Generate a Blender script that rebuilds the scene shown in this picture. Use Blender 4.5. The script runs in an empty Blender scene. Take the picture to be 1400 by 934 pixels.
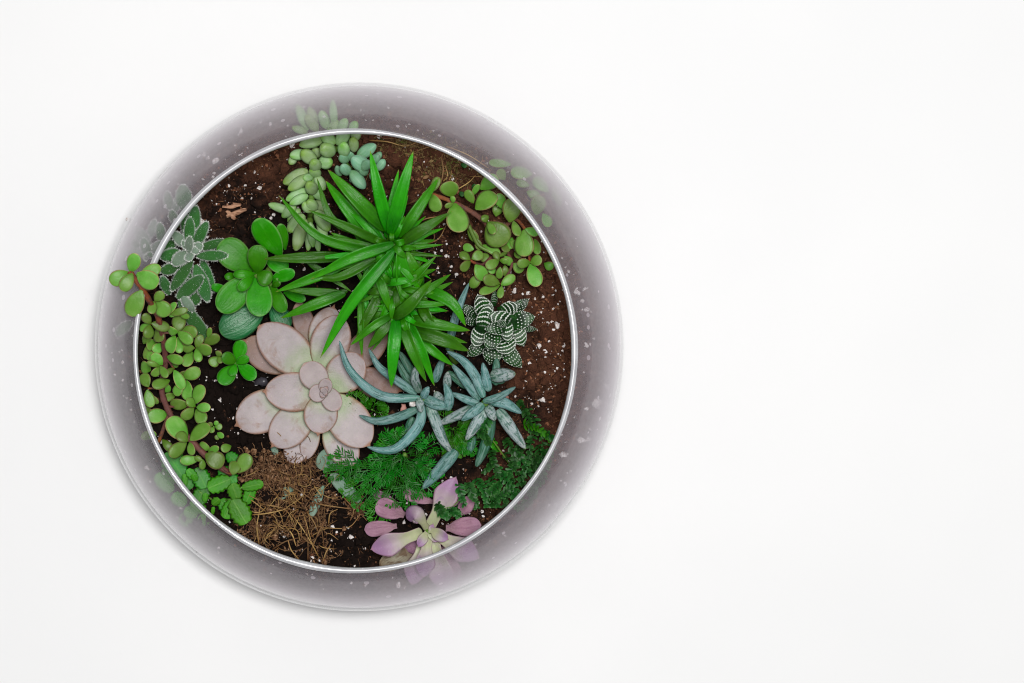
import bpy, math, random
import numpy as np
from mathutils import Vector, noise as mnoise

R = random.Random(7)
RN = np.random.default_rng(11)
SC = bpy.context.scene
COL = SC.collection

# ------------------------------------------------------------------ camera, world, lamps, exposure
CAM_H = 1.865            # height of the lens above the table
FPX = 4380.0            # focal length in photo pixels (photo 1400 px wide)
NADIR = (700.0, 267.0)  # photo pixel straight below the lens
cam_d = bpy.data.cameras.new('camera')
cam = bpy.data.objects.new('camera', cam_d)
COL.objects.link(cam)
cam.location = (0, 0, CAM_H)
cam.rotation_euler = (0, 0, 0)
cam_d.sensor_width = 36.0
cam_d.lens = 36.0 * FPX / 1400.0
cam_d.shift_y = -(467.0 - NADIR[1]) / 1400.0
cam_d.clip_start = 0.05
cam_d.clip_end = 50.0
SC.camera = cam

world = bpy.data.worlds.new('World')
SC.world = world
world.use_nodes = True
bg = world.node_tree.nodes['Background']
bg.inputs[0].default_value = (0.985, 0.99, 1.0, 1)
bg.inputs[1].default_value = 0.20

def area_lamp(name, loc, target, size, power, col):
    d = bpy.data.lights.new(name, 'AREA')
    d.shape = 'RECTANGLE'; d.size = size[0]; d.size_y = size[1]
    d.energy = power; d.color = col
    o = bpy.data.objects.new(name, d); COL.objects.link(o)
    o.location = loc
    o.rotation_euler = (Vector(target) - Vector(loc)).to_track_quat('-Z', 'Y').to_euler()
    return o
area_lamp('softbox_lamp', (0.16, 0.21, 2.75), (-0.02, -0.05, 0.03), (0.5, 0.5), 72.0, (1.0, 0.993, 0.98))

SC.view_settings.view_transform = 'Standard'
SC.view_settings.look = 'None'
SC.view_settings.exposure = 0.0
SC.view_settings.gamma = 1.0
SC.view_settings.use_curve_mapping = False
SC.render.engine = 'CYCLES'
SC.cycles.use_denoising = True
SC.cycles.max_bounces = 10
SC.cycles.transparent_max_bounces = 16
SC.cycles.transmission_bounces = 8
SC.cycles.diffuse_bounces = 4
SC.cycles.filter_width = 1.1

# ------------------------------------------------------------------ measures
SOIL = 0.045                                  # soil level, metres
BX, BY = -0.0866, -0.0859                     # bowl axis
RMAX, ZEQ, BTOP, BBOT = 0.150, 0.045, 0.086, 0.056
RIM_R = 0.1212                                # centre of the lip
WALL = 0.0018
ZRIM = ZEQ + BTOP * math.sqrt(1 - (RIM_R / (RMAX - WALL / 2)) ** 2)

def P(px, py, z):
    """point at height z (metres above the table) that stands at this spot of the plan"""
    k = (CAM_H - z) / FPX
    return np.array([(px - NADIR[0]) * k, -(py - NADIR[1]) * k, z])

def wall_top(r):
    """height of the inside of the glass shoulder over radius r"""
    q = np.clip(1 - (r / (RMAX - WALL)) ** 2, 0, 1)
    return ZEQ + (BTOP - WALL) * np.sqrt(q)

def keep_inside(V):
    r = np.hypot(V[:, 0] - BX, V[:, 1] - BY)
    lim = wall_top(r) - 0.0014
    m = (r > RIM_R - 0.006) & (V[:, 2] > lim)
    V[m, 2] = np.maximum(lim[m], SOIL - 0.004)
    return V

# ------------------------------------------------------------------ object helpers
def link(o, parent=None, loc=None):
    COL.objects.link(o)
    if parent is not None:
        o.parent = parent
    if loc is not None:
        p = np.array(parent.location) if parent is not None else np.zeros(3)
        if parent is not None and parent.parent is not None:
            p = p + np.array(parent.parent.location)
        o.location = Vector(np.asarray(loc, float) - p)
    return o

def mesh_obj(name, V, F, mat, parent=None, loc=None, uv=None, smooth=True, mats=None, midx=None):
    V = np.asarray(V, float)
    if loc is None:
        loc = np.zeros(3)
    me = bpy.data.meshes.new(name)
    me.from_pydata((V - np.asarray(loc)).tolist(), [], F)
    if uv is not None:
        lay = me.uv_layers.new(name='UVMap')
        li = np.empty(len(me.loops), np.int32)
        me.loops.foreach_get('vertex_index', li)
        lay.data.foreach_set('uv', np.asarray(uv, np.float32)[li].ravel())
    if smooth:
        me.polygons.foreach_set('use_smooth', np.ones(len(me.polygons), bool))
    for m in (mats or [mat]):
        me.materials.append(m)
    if midx is not None:
        me.polygons.foreach_set('material_index', np.asarray(midx, np.int32))
    me.update()
    o = bpy.data.objects.new(name, me)
    return link(o, parent, loc)

def thing(name, label, cat, px, py, z=SOIL, group=None):
    o = bpy.data.objects.new(name, None)
    o.empty_display_size = 0.01
    COL.objects.link(o)
    o.location = Vector(P(px, py, z))
    o['label'] = label; o['category'] = cat
    if group:
        o['group'] = group
    return o

def tag(o, label, cat, group=None):
    o['label'] = label; o['category'] = cat
    if group:
        o['group'] = group
    return o

# ------------------------------------------------------------------ material helpers
class NB:
    def __init__(s, name):
        s.m = bpy.data.materials.new(name); s.m.use_nodes = True
        s.t = s.m.node_tree; s.t.nodes.clear()
        s.out = s.t.nodes.new('ShaderNodeOutputMaterial')
    def n(s, typ, **kw):
        nd = s.t.nodes.new(typ)
        for k, v in kw.items():
            if k.startswith('i_'):
                key = k[2:]
                key = int(key) if key.isdigit() else key.replace('_', ' ')
                s.put(nd.inputs[key], v)
            else:
                setattr(nd, k, v)
        return nd
    def put(s, sock, v):
        if isinstance(v, bpy.types.NodeSocket):
            s.t.links.new(v, sock)
        elif isinstance(v, (tuple, list)) and len(v) == 3 and sock.type == 'RGBA':
            sock.default_value = (*v, 1)
        else:
            sock.default_value = v
    def math(s, op, a, b=0.0, c=0.0, clamp=False):
        nd = s.t.nodes.new('ShaderNodeMath'); nd.operation = op; nd.use_clamp = clamp
        for i, v in enumerate((a, b, c)):
            s.put(nd.inputs[i], v)
        return nd.outputs[0]
    def mix(s, f, a, b, blend='MIX'):
        nd = s.t.nodes.new('ShaderNodeMix'); nd.data_type = 'RGBA'; nd.blend_type = blend
        s.put(nd.inputs[0], f); s.put(nd.inputs[6], a); s.put(nd.inputs[7], b)
        return nd.outputs[2]
    def noise(s, vec, scale, detail=3.0, rough=0.55, dist=0.0):
        nd = s.n('ShaderNodeTexNoise')
        s.put(nd.inputs['Vector'], vec); nd.inputs['Scale'].default_value = scale
        nd.inputs['Detail'].default_value = detail; nd.inputs['Roughness'].default_value = rough
        nd.inputs['Distortion'].default_value = dist
        return nd.outputs['Fac']
    def step(s, v, lo, hi):
        nd = s.n('ShaderNodeMapRange', interpolation_type='SMOOTHSTEP')
        s.put(nd.inputs['Value'], v); nd.inputs['From Min'].default_value = lo; nd.inputs['From Max'].default_value = hi
        return nd.outputs[0]
    def vmul(s, v, t):
        nd = s.n('ShaderNodeVectorMath', operation='MULTIPLY')
        s.put(nd.inputs[0], v); nd.inputs[1].default_value = t
        return nd.outputs[0]
    def bump(s, h, strength, dist):
        nd = s.n('ShaderNodeBump'); s.put(nd.inputs['Height'], h)
        nd.inputs['Strength'].default_value = strength; nd.inputs['Distance'].default_value = dist
        return nd.outputs[0]
    def principled(s, col, rough=0.5, spec=0.5, **kw):
        p = s.n('ShaderNodeBsdfPrincipled')
        s.put(p.inputs['Base Color'], col); s.put(p.inputs['Roughness'], rough)
        p.inputs['Specular IOR Level'].default_value = spec
        for k, v in kw.items():
            s.put(p.inputs[k.replace('_', ' ')], v)
        return p
    def done(s, shader):
        s.t.links.new(shader, s.out.inputs[0]); return s.m

def leafmat(name, base, mid, tip, p=(0.05, 0.45, 0.6, 0.95), edge=None, edge_w=(0.82, 0.98), edge_amt=0.8,
            streak=0.0, streak_col=None, streak_n=26.0, blotch=None, blotch_s=350.0, blotch_t=(0.5, 0.62), blotch_amt=0.8, blotch_uv=None,
            var=0.25, hue=0.02, rough=0.42, spec=0.4, bump=0.25, bump_s=900.0, sss=0.06, sheen=0.0, vein=0.0, speck=None):
    b = NB(name)
    uvn = b.n('ShaderNodeUVMap'); uvn.uv_map = 'UVMap'
    uv = uvn.outputs[0]
    sep = b.n('ShaderNodeSeparateXYZ'); b.put(sep.inputs[0], uv)
    u, v = sep.outputs[0], sep.outputs[1]
    tc = b.n('ShaderNodeTexCoord').outputs['Object']
    oi = b.n('ShaderNodeObjectInfo')
    rnd = oi.outputs['Random']
    # every leaf samples the noise somewhere else
    shift = b.n('ShaderNodeVectorMath', operation='ADD'); b.put(shift.inputs[0], tc)
    cmb = b.n('ShaderNodeCombineXYZ'); b.put(cmb.inputs[0], b.math('MULTIPLY', rnd, 3.7)); b.put(cmb.inputs[1], b.math('MULTIPLY', rnd, 1.9))
    b.put(shift.inputs[1], cmb.outputs[0])
    oc = shift.outputs[0]
    big = b.noise(oc, 130.0, 3.0)
    uw = b.math('ADD', u, b.math('MULTIPLY', b.math('SUBTRACT', big, 0.5), 0.35))
    col = b.mix(b.step(uw, p[0], p[1]), base, mid)
    col = b.mix(b.step(uw, p[2], p[3]), col, tip)
    vv = b.math('ABSOLUTE', b.math('SUBTRACT', b.math('MULTIPLY', v, 2.0), 1.0))
    hgt = b.noise(oc, bump_s, 3.0)
    if streak > 0:
        sv = b.n('ShaderNodeVectorMath', operation='ADD')
        b.put(sv.inputs[0], b.vmul(uv, (2.2, streak_n, 1.0))); b.put(sv.inputs[1], cmb.outputs[0])
        st = b.noise(sv.outputs[0], 1.0, 2.5, 0.6)
        col = b.mix(b.math('MULTIPLY', b.step(st, 0.42, 0.66), streak), col, streak_col or (0.3, 0.5, 0.25))
        hgt = b.math('ADD', hgt, b.math('MULTIPLY', st, 1.2))
    if blotch is not None:
        bn = b.noise(oc, blotch_s, 4.0, 0.62, 0.6)
        if blotch_uv:
            sv2 = b.n('ShaderNodeVectorMath', operation='ADD')
            b.put(sv2.inputs[0], b.vmul(uv, (*blotch_uv, 1.0))); b.put(sv2.inputs[1], cmb.outputs[0])
            bn = b.noise(sv2.outputs[0], 1.0, 6.0, 0.72, 0.8)
        col = b.mix(b.math('MULTIPLY', b.step(bn, *blotch_t), blotch_amt), col, blotch)
    if speck is not None:
        sn = b.noise(oc, 1500.0, 2.0)
        col = b.mix(b.math('MULTIPLY', b.step(sn, 0.62, 0.72), 0.7), col, speck)
    if vein > 0:
        vn = b.math('SUBTRACT', 1.0, b.step(vv, 0.0, 0.14))
        col = b.mix(b.math('MULTIPLY', vn, vein), col, (0.35, 0.55, 0.2))
    if edge is not None:
        ew = b.math('ADD', vv, b.math('MULTIPLY', b.math('SUBTRACT', big, 0.5), 0.12))
        ue = b.math('MAXIMUM', b.step(ew, *edge_w), b.step(u, 0.94, 0.99))
        col = b.mix(b.math('MULTIPLY', ue, edge_amt), col, edge)
    hs = b.n('ShaderNodeHueSaturation')
    b.put(hs.inputs['Hue'], b.math('ADD', 0.5 - hue / 2, b.math('MULTIPLY', rnd, hue)))
    b.put(hs.inputs['Value'], b.math('ADD', 0.90 - var / 2, b.math('MULTIPLY', rnd, var)))
    hs.inputs['Saturation'].default_value = 1.16
    b.put(hs.inputs['Color'], b.mix(b.step(big, 0.3, 0.7), b.mix(0.16, col, (0.0, 0.0, 0.0)), col))
    kw = {}
    if sss > 0:
        kw = dict(Subsurface_Weight=sss, Subsurface_Radius=(0.0025, 0.004, 0.0015), Subsurface_Scale=0.6)
    if sheen > 0:
        kw.update(Sheen_Weight=sheen, Sheen_Roughness=0.4)
    pr = b.principled(hs.outputs[0], b.math('ADD', rough - 0.08, b.math('MULTIPLY', big, 0.16)), spec, **kw)
    b.put(pr.inputs['Normal'], b.bump(hgt, bump, 0.0006))
    return b.done(pr.outputs[0])

# ------------------------------------------------------------------ shapes
def curve_pts(ctrl, n, even=False):
    """Catmull-Rom through control points, n+1 samples"""
    c = np.asarray(ctrl, float)
    if len(c) == 2:
        c = np.vstack([c[0], c.mean(0), c[1]])
    s = np.linspace(0, 1, n + 1) if even else 0.5 - 0.5 * np.cos(np.pi * np.linspace(0, 1, n + 1))
    d = np.r_[0, np.cumsum(np.linalg.norm(np.diff(c, axis=0), axis=1))]; d /= d[-1]
    ext = np.vstack([2 * c[0] - c[1], c, 2 * c[-1] - c[-2]])
    out = []
    for q in s:
        i = min(max(np.searchsorted(d, q) - 1, 0), len(c) - 2)
        f = (q - d[i]) / max(d[i + 1] - d[i], 1e-9)
        p0, p1, p2, p3 = ext[i], ext[i + 1], ext[i + 2], ext[i + 3]
        out.append(0.5 * ((2 * p1) + (-p0 + p2) * f + (2 * p0 - 5 * p1 + 4 * p2 - p3) * f * f + (-p0 + 3 * p1 - 3 * p2 + p3) * f ** 3))
    return s, np.array(out)

def frames(C, roll=0.0):
    T = np.gradient(C, axis=0); T /= np.linalg.norm(T, axis=1)[:, None] + 1e-12
    S = np.cross(T, (0, 0, 1.0))
    for i in range(len(S)):
        if np.linalg.norm(S[i]) < 0.12:
            S[i] = S[i - 1] if i else np.array([1.0, 0, 0])
    S /= np.linalg.norm(S, axis=1)[:, None] + 1e-12
    N = np.cross(S, T)
    ca, sa = math.cos(roll), math.sin(roll)
    return T, S * ca + N * sa, N * ca - S * sa

def beta(s, a, b, base=0.0):
    q = np.clip(s, 0, 1)
    if a == 'kite':                                  # narrow neck, broad head, drawn-out point
        up = np.clip((q - 0.25) / 0.45, 0, 1); up = up * up * (3 - 2 * up)
        head = np.clip((1 - q) / 0.32, 0, 1) ** b
        return np.maximum((base + (1 - base) * up) * np.minimum(1, head), 0) * np.minimum(1, (q + 0.02) / 0.06)
    mx = (a / (a + b)) ** a * (b / (a + b)) ** b
    h = q ** a * (1 - q) ** b / mx
    return np.maximum(h, base * (1 - q) ** 0.7 * (q < 0.75) + 0 * q)

def leaf(parent, b, t, w, zb, zt, mat, prof=(0.8, 0.5, 0.15), arch=0.0, via=(), thick=0.9, thick_top=0.5, cup=0.1, fold=0.0,
         roll=0.0, curl=0.0, ns=13, nv=7, name='leaf', over=False, wave=0.0, tip_mm=0.0, scallop=0, hairs=0, hair_mat=None):
    """one solid leaf; b, t, via in plan pixels, zb, zt, arch, thick in mm above soil, w in pixels"""
    m = len(via)
    ctrl = [P(b[0], b[1], SOIL + zb * 1e-3)]
    for i, q in enumerate(via):
        f = (i + 1) / (m + 1)
        zz = q[2] if len(q) > 2 else zb + (zt - zb) * f
        ctrl.append(P(q[0], q[1], SOIL + zz * 1e-3))
    ctrl.append(P(t[0], t[1], SOIL + zt * 1e-3))
    s, C = curve_pts(ctrl, ns)
    C[:, 2] += arch * 1e-3 * 4 * s * (1 - s)
    C[:, 2] -= curl * 1e-3 * np.clip((s - 0.6) / 0.4, 0, 1) ** 2
    T, S, N = frames(C, roll)
    k = (CAM_H - SOIL - 0.02) / FPX
    h = 0.5 * w * k * beta(s, *prof)
    h = np.maximum(h, 0.00012)
    th = thick * 1e-3 * np.minimum(1.0, (h / (0.5 * w * k)) ** 0.6)
    vs = np.linspace(-1, 1, nv)
    vs = np.sign(vs) * np.abs(vs) ** 0.8
    ring_v = np.r_[vs, vs[-2:0:-1]]
    top = np.r_[np.ones(nv), -np.ones(nv - 2)]
    ph = R.random() * 6.28
    V = []; UV = []
    for i in range(len(s)):
        hw = h[i]
        if scallop:
            hw *= 1 + 0.10 * math.sin(scallop * 6.28 * s[i] + ph)
        round_ = np.sqrt(np.clip(1 - ring_v ** 2, 0, 1))
        lift = cup * hw * ring_v ** 2 + fold * hw * np.abs(ring_v)
        lift = lift + wave * 1e-3 * np.sin(9 * s[i] + ph + 1.5 * ring_v) * np.abs(ring_v)
        off = np.where(top > 0, thick_top * th[i], -(1 - thick_top) * th[i] * 1.4) * round_
        V.append(C[i] + np.outer(ring_v * hw, S[i]) + np.outer(lift + off, N[i]))
        UV.append(np.c_[np.full(len(ring_v), s[i]), ring_v * 0.5 + 0.5])
    V = np.vstack(V); UV = np.vstack(UV)
    if tip_mm:
        V[-len(ring_v):] += T[-1] * tip_mm * 1e-3
    if not over:
        V = keep_inside(V)
    nr = len(ring_v)
    F = []
    for i in range(len(s) - 1):
        for j in range(nr):
            a, c = i * nr + j, i * nr + (j + 1) % nr
            F.append((a, c, c + nr, a + nr))
    F.append(tuple(range(nr - 1, -1, -1))); F.append(tuple(range((len(s) - 1) * nr, len(s) * nr)))
    o = mesh_obj(name, V, F, mat, parent, C[0], UV)
    if hairs:
        HV = []; HF = []
        for q in range(hairs):
            i = R.randrange(1, len(s)); i = min(i, len(s) - 1)
            j = R.choice([0, nv - 1, 0, nv - 1, R.randrange(nv)])
            f = R.random()
            p = V[(i - 1) * nr + j] * (1 - f) + V[i * nr + j] * f
            d = S[i] * ring_v[j] * 0.8 + N[i] * (0.25 + 0.7 * (1 - abs(ring_v[j]))) + np.array([R.gauss(0, .35), R.gauss(0, .35), R.gauss(0, .25)])
            if i > len(s) - 3:
                d += T[i] * 0.9
            d /= np.linalg.norm(d)
            L = R.uniform(0.5, 1.25) * 1e-3
            sd = np.cross(d, (0.3, 0.2, 1.0)); sd = sd / (np.linalg.norm(sd) + 1e-9) * 0.00006
            n0 = len(HV)
            HV += [p - sd, p + sd, p + d * L]
            HF.append((n0, n0 + 1, n0 + 2))
        HV = np.array(HV)
        if not over:
            HV = keep_inside(HV)
        ho = mesh_obj('hair_fringe', HV, HF, hair_mat, o, C[0], None, False)
    return o

def tube(parent, pts, r0, r1, mat, name='stem', n=None, seg=7, px=True, over=False, knots=0.0):
    """pts (px, py, z mm above soil); radii in mm"""
    C0 = [P(p[0], p[1], SOIL + p[2] * 1e-3) for p in pts] if px else [np.array(p) for p in pts]
    n = n or max(6, 5 * (len(pts) - 1))
    s, C = curve_pts(C0, n, even=True)
    T, S, N = frames(C)
    a = np.arange(seg) * 2 * np.pi / seg
    V = []; UV = []
    for i in range(len(s)):
        r = (r0 + (r1 - r0) * s[i]) * 1e-3 * (1 + knots * (0.5 + 0.5 * math.sin(i * 2.1)))
        V.append(C[i] + np.outer(np.cos(a) * r, S[i]) + np.outer(np.sin(a) * r, N[i]))
        UV.append(np.c_[np.full(seg, s[i]), a / 6.2832])
    V = np.vstack(V)
    if not over:
        V = keep_inside(V)
    F = []
    for i in range(len(s) - 1):
        for j in range(seg):
            p, q = i * seg + j, i * seg + (j + 1) % seg
            F.append((p, q, q + seg, p + seg))
    F.append(tuple(range(seg - 1, -1, -1))); F.append(tuple(range((len(s) - 1) * seg, len(s) * seg)))
    return mesh_obj(name, V, F, mat, parent, C[0], np.vstack(UV))

_ico = None
def ico(sub=1):
    import bmesh
    bm = bmesh.new(); bmesh.ops.create_icosphere(bm, subdivisions=sub, radius=1.0)
    V = np.array([v.co[:] for v in bm.verts]); F = [tuple(v.index for v in f.verts) for f in bm.faces]
    bm.free()
    return V, F
ICO1 = ico(1); ICO2 = ico(2)

def rock(center, size, seed, sub=ICO2, rough=0.35, squash=0.75):
    g = np.random.default_rng(seed)
    V = sub[0].copy()
    for _ in range(7):
        d = g.normal(size=3); d /= np.linalg.norm(d)
        V += np.outer(np.clip(V @ d - g.uniform(0.3, 0.75), 0, None), -d) * g.uniform(0.5, 1.0)
    V *= 1 + rough * 0.35 * g.normal(size=(len(V), 1))
    V *= np.array([g.uniform(0.7, 1.15), g.uniform(0.7, 1.15), squash]) * size
    a = g.uniform(0, 6.28)
    M = np.array([[math.cos(a), -math.sin(a), 0], [math.sin(a), math.cos(a), 0], [0, 0, 1]])
    return V @ M.T + np.asarray(center), sub[1]

# ------------------------------------------------------------------ numpy noise for the soil
def vnoise(x, y, seed):
    g = np.random.default_rng(seed); L = g.random((128, 128))
    xi = np.floor(x).astype(int); yi = np.floor(y).astype(int)
    fx = x - xi; fy = y - yi
    fx = fx * fx * (3 - 2 * fx); fy = fy * fy * (3 - 2 * fy)
    g00 = L[xi % 128, yi % 128]; g10 = L[(xi + 1) % 128, yi % 128]; g01 = L[xi % 128, (yi + 1) % 128]; g11 = L[(xi + 1) % 128, (yi + 1) % 128]
    return (g00 * (1 - fx) + g10 * fx) * (1 - fy) + (g01 * (1 - fx) + g11 * fx) * fy - 0.5

def soil_z(x, y):
    dx, dy = np.asarray(x) - BX, np.asarray(y) - BY
    r = np.hypot(dx, dy)
    z = 0.0035 * (1 - (r / 0.145) ** 2) - 0.0035 * np.clip((r - 0.10) / 0.045, 0, 1)
    z = z + 0.0095 * vnoise(dx * 38, dy * 38, 1) + 0.0085 * vnoise(dx * 95, dy * 95, 2)
    z = z + 0.0050 * vnoise(dx * 240, dy * 240, 3) + 0.0030 * vnoise(dx * 560, dy * 560, 4)
    # the middle is wet, and lowered to deepen the shade between plants; it stays high under the dry moss and the roots
    sink = 0.0075 * np.clip((0.128 - r) / 0.03, 0, 1)
    for q in HIGH:
        sink = sink * (1 - np.exp(-((np.asarray(x) - q[0]) ** 2 + (np.asarray(y) - q[1]) ** 2) / q[2] ** 2))
    return SOIL - 0.001 + z - sink
HIGH = [(*P(395, 690, SOIL)[:2], 0.030), (*P(590, 215, SOIL)[:2], 0.030), (*P(320, 250, SOIL)[:2], 0.018), (*P(745, 480, SOIL)[:2], 0.022)]

# ------------------------------------------------------------------ table
def table_mat():
    b = NB('white_table_paint')
    tc = b.n('ShaderNodeTexCoord').outputs['Object']
    n1 = b.noise(tc, 3.5, 3.0); n2 = b.noise(tc, 55.0, 4.0); n3 = b.noise(tc, 700.0, 2.0)
    col = b.mix(b.step(n1, 0.35, 0.7), (0.815, 0.817, 0.822), (0.842, 0.843, 0.846))
    col = b.mix(b.math('MULTIPLY', b.step(n2, 0.62, 0.8), 0.10), col, (0.80, 0.80, 0.80))
    col = b.mix(b.math('MULTIPLY', b.step(b.noise(tc, 160.0, 2.0), 0.77, 0.80), 0.25), col, (0.62, 0.62, 0.62))
    pr = b.principled(col, 0.55, 0.25)
    b.put(pr.inputs['Normal'], b.bump(b.math('ADD', n2, b.math('MULTIPLY', n3, 0.3)), 0.05, 0.0006))
    return b.done(pr.outputs[0])
tb = mesh_obj('table_top', [(-1.6, -1.6, 0), (1.6, -1.6, 0), (1.6, 1.6, 0), (-1.6, 1.6, 0),
                            (-1.6, -1.6, -.03), (1.6, -1.6, -.03), (1.6, 1.6, -.03), (-1.6, 1.6, -.03)],
              [(0, 1, 2, 3), (7, 6, 5, 4), (0, 4, 5, 1), (1, 5, 6, 2), (2, 6, 7, 3), (3, 7, 4, 0)], table_mat(), smooth=False)
tb['kind'] = 'structure'; tb['label'] = 'smooth matt white table top under the bowl'

# ------------------------------------------------------------------ glass bowl
def glass_mat(name, hazed):
    b = NB(name)
    tc = b.n('ShaderNodeTexCoord').outputs['Object']
    tr = b.n('ShaderNodeBsdfTransparent'); tr.inputs[0].default_value = (0.97, 0.965, 0.975, 1)
    sh = tr.outputs[0]
    if hazed:
        # dried lime and mist on the inside of the glass: film, streaks and spots, plus reflections painted in by density
        sep = b.n('ShaderNodeSeparateXYZ'); b.put(sep.inputs[0], tc)
        rr = b.math('SQRT', b.math('ADD', b.math('MULTIPLY', sep.outputs[0], sep.outputs[0]), b.math('MULTIPLY', sep.outputs[1], sep.outputs[1])))
        n1 = b.noise(tc, 28.0, 4.0); n2 = b.noise(tc, 420.0, 4.0, 0.65)
        lip_refl = b.step(b.math('ADD', rr, b.math('MULTIPLY', b.math('SUBTRACT', n1, 0.5), 0.016)), 0.1255, 0.1325)  # thinner film beside the lip paints in a dark reflection
        den = b.math('ADD', b.math('MULTIPLY', lip_refl, 0.055), b.math('ADD', 0.125, b.math('MULTIPLY', n1, 0.09)))
        den = b.math('ADD', den, b.math('MULTIPLY', b.math('SUBTRACT', n2, 0.5), 0.12))
        vo = b.n('ShaderNodeTexVoronoi', i_Scale=170.0); b.put(vo.inputs['Vector'], tc)
        cell = b.n('ShaderNodeSeparateXYZ'); b.put(cell.inputs[0], vo.outputs['Color'])
        rad = b.math('MULTIPLY', b.step(cell.outputs[0], 0.72, 1.0), 0.26)
        spot = b.math('MULTIPLY', b.math('LESS_THAN', vo.outputs['Distance'], rad), 0.28)
        den = b.math('ADD', den, b.math('MULTIPLY', b.step(rr, 0.133, 0.148), 0.30))  # thicker film outwards paints in the white reflection at the edge
        den = b.math('ADD', den, spot, clamp=True)
        ge = b.n('ShaderNodeNewGeometry')
        dt = b.n('ShaderNodeVectorMath', operation='DOT_PRODUCT')
        b.put(dt.inputs[0], ge.outputs['Normal']); b.put(dt.inputs[1], ge.outputs['Incoming'])
        cs = b.math('MAXIMUM', b.math('ABSOLUTE', dt.outputs['Value']), 0.06)
        # a film is seen through more of itself at a slant (Beer-Lambert)
        fac = b.math('SUBTRACT', 1.0, b.math('POWER', b.math('SUBTRACT', 1.0, den), b.math('DIVIDE', 1.0, cs)), clamp=True)
        df = b.n('ShaderNodeBsdfDiffuse'); df.inputs[0].default_value = (0.95, 0.86, 0.935, 1)
        tl = b.n('ShaderNodeBsdfTranslucent'); tl.inputs[0].default_value = (0.95, 0.86, 0.935, 1)
        fm = b.n('ShaderNodeMixShader'); fm.inputs[0].default_value = 0.4
        b.put(fm.inputs[1], df.outputs[0]); b.put(fm.inputs[2], tl.outputs[0])
        mx = b.n('ShaderNodeMixShader'); b.put(mx.inputs[0], fac); b.put(mx.inputs[1], sh); b.put(mx.inputs[2], fm.outputs[0])
        sh = mx.outputs[0]
    gl = b.n('ShaderNodeBsdfGlossy'); gl.inputs['Roughness'].default_value = 0.03; gl.inputs[0].default_value = (1, 1, 1, 1)
    ge2 = b.n('ShaderNodeNewGeometry')
    d2 = b.n('ShaderNodeVectorMath', operation='DOT_PRODUCT')
    b.put(d2.inputs[0], ge2.outputs['Normal']); b.put(d2.inputs[1], ge2.outputs['Incoming'])
    om = b.math('SUBTRACT', 1.0, b.math('ABSOLUTE', d2.outputs['Value']), clamp=True)
    fr = b.math('ADD', 0.04, b.math('MULTIPLY', b.math('POWER', om, 4.0), 0.96))
    m2 = b.n('ShaderNodeMixShader'); b.put(m2.inputs[0], fr); b.put(m2.inputs[1], sh); b.put(m2.inputs[2], gl.outputs[0])
    return b.done(m2.outputs[0])
M_GLASS = glass_mat('clear_glass', False)
M_HAZE = glass_mat('lime_film_reflection_glass', True)

def bowl_profile(off):
    pts = []
    rm, bt, bb = RMAX - off, BTOP - off, BBOT - off
    z0 = off
    f0 = -math.asin(min(1, (ZEQ - z0) / bb)); f1 = math.acos(RIM_R / rm) if off else math.acos(RIM_R / rm)
    pts.append((0.0, z0)); r0 = rm * math.cos(f0)
    for q in (0.35, 0.7, 0.92):
        pts.append((r0 * q, z0))
    for i in range(49):
        f = f0 + (f1 - f0) * i / 48
        pts.append((rm * math.cos(f), ZEQ + (bt if f > 0 else bb) * math.sin(f)))
    return pts
bowl = thing('glass_bowl', 'round clear glass bowl with a thick lip, planted with succulents on white table', 'bowl', 491, 474, 0.0)
bowl.location = (BX, BY, 0)
po = bowl_profile(0.0); pi_ = bowl_profile(WALL)
SEG = 160
def lathe(prof, seg, closed_axis=True):
    V = []; F = []
    for r, z in prof:
        for j in range(seg):
            a = 2 * math.pi * j / seg
            V.append((BX + max(r, 1e-5) * math.cos(a), BY + max(r, 1e-5) * math.sin(a), z))
    for i in range(len(prof) - 1):
        for j in range(seg):
            a, c = i * seg + j, i * seg + (j + 1) % seg
            F.append((a, c, c + seg, a + seg))
    return V, F
full = po + pi_[::-1]
V, F = lathe(full, SEG)
idx = []
for i in range(len(full) - 1):
    idx += [1 if i >= len(po) else 0] * SEG
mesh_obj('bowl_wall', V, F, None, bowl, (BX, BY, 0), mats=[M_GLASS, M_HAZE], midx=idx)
# fire-polished lip
b = NB('polished_glass_lip')
tc = b.n('ShaderNodeTexCoord').outputs['Object']
tr = b.n('ShaderNodeBsdfTransparent'); tr.inputs[0].default_value = (0.93, 0.935, 0.95, 1)
df = b.n('ShaderNodeBsdfDiffuse'); b.put(df.inputs[0], b.mix(b.step(b.noise(tc, 60.0, 3.0), 0.35, 0.7), (0.62, 0.62, 0.66), (0.84, 0.84, 0.87)))
m1 = b.n('ShaderNodeMixShader', i_0=0.62); b.put(m1.inputs[1], tr.outputs[0]); b.put(m1.inputs[2], df.outputs[0])
gs = b.n('ShaderNodeBsdfGlossy'); gs.inputs['Roughness'].default_value = 0.28
fr = b.n('ShaderNodeFresnel', i_IOR=1.6)
m2 = b.n('ShaderNodeMixShader'); b.put(m2.inputs[0], b.math('ADD', fr.outputs[0], 0.10)); b.put(m2.inputs[1], m1.outputs[0]); b.put(m2.inputs[2], gs.outputs[0])
M_LIP = b.done(m2.outputs[0])
prof = []
for i in range(17):
    a = 2 * math.pi * i / 16
    prof.append((RIM_R + 0.00160 * math.cos(a), ZRIM + 0.0016 + 0.0022 * math.sin(a)))
V, F = lathe(prof, 220)
V = np.array(V)
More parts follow.
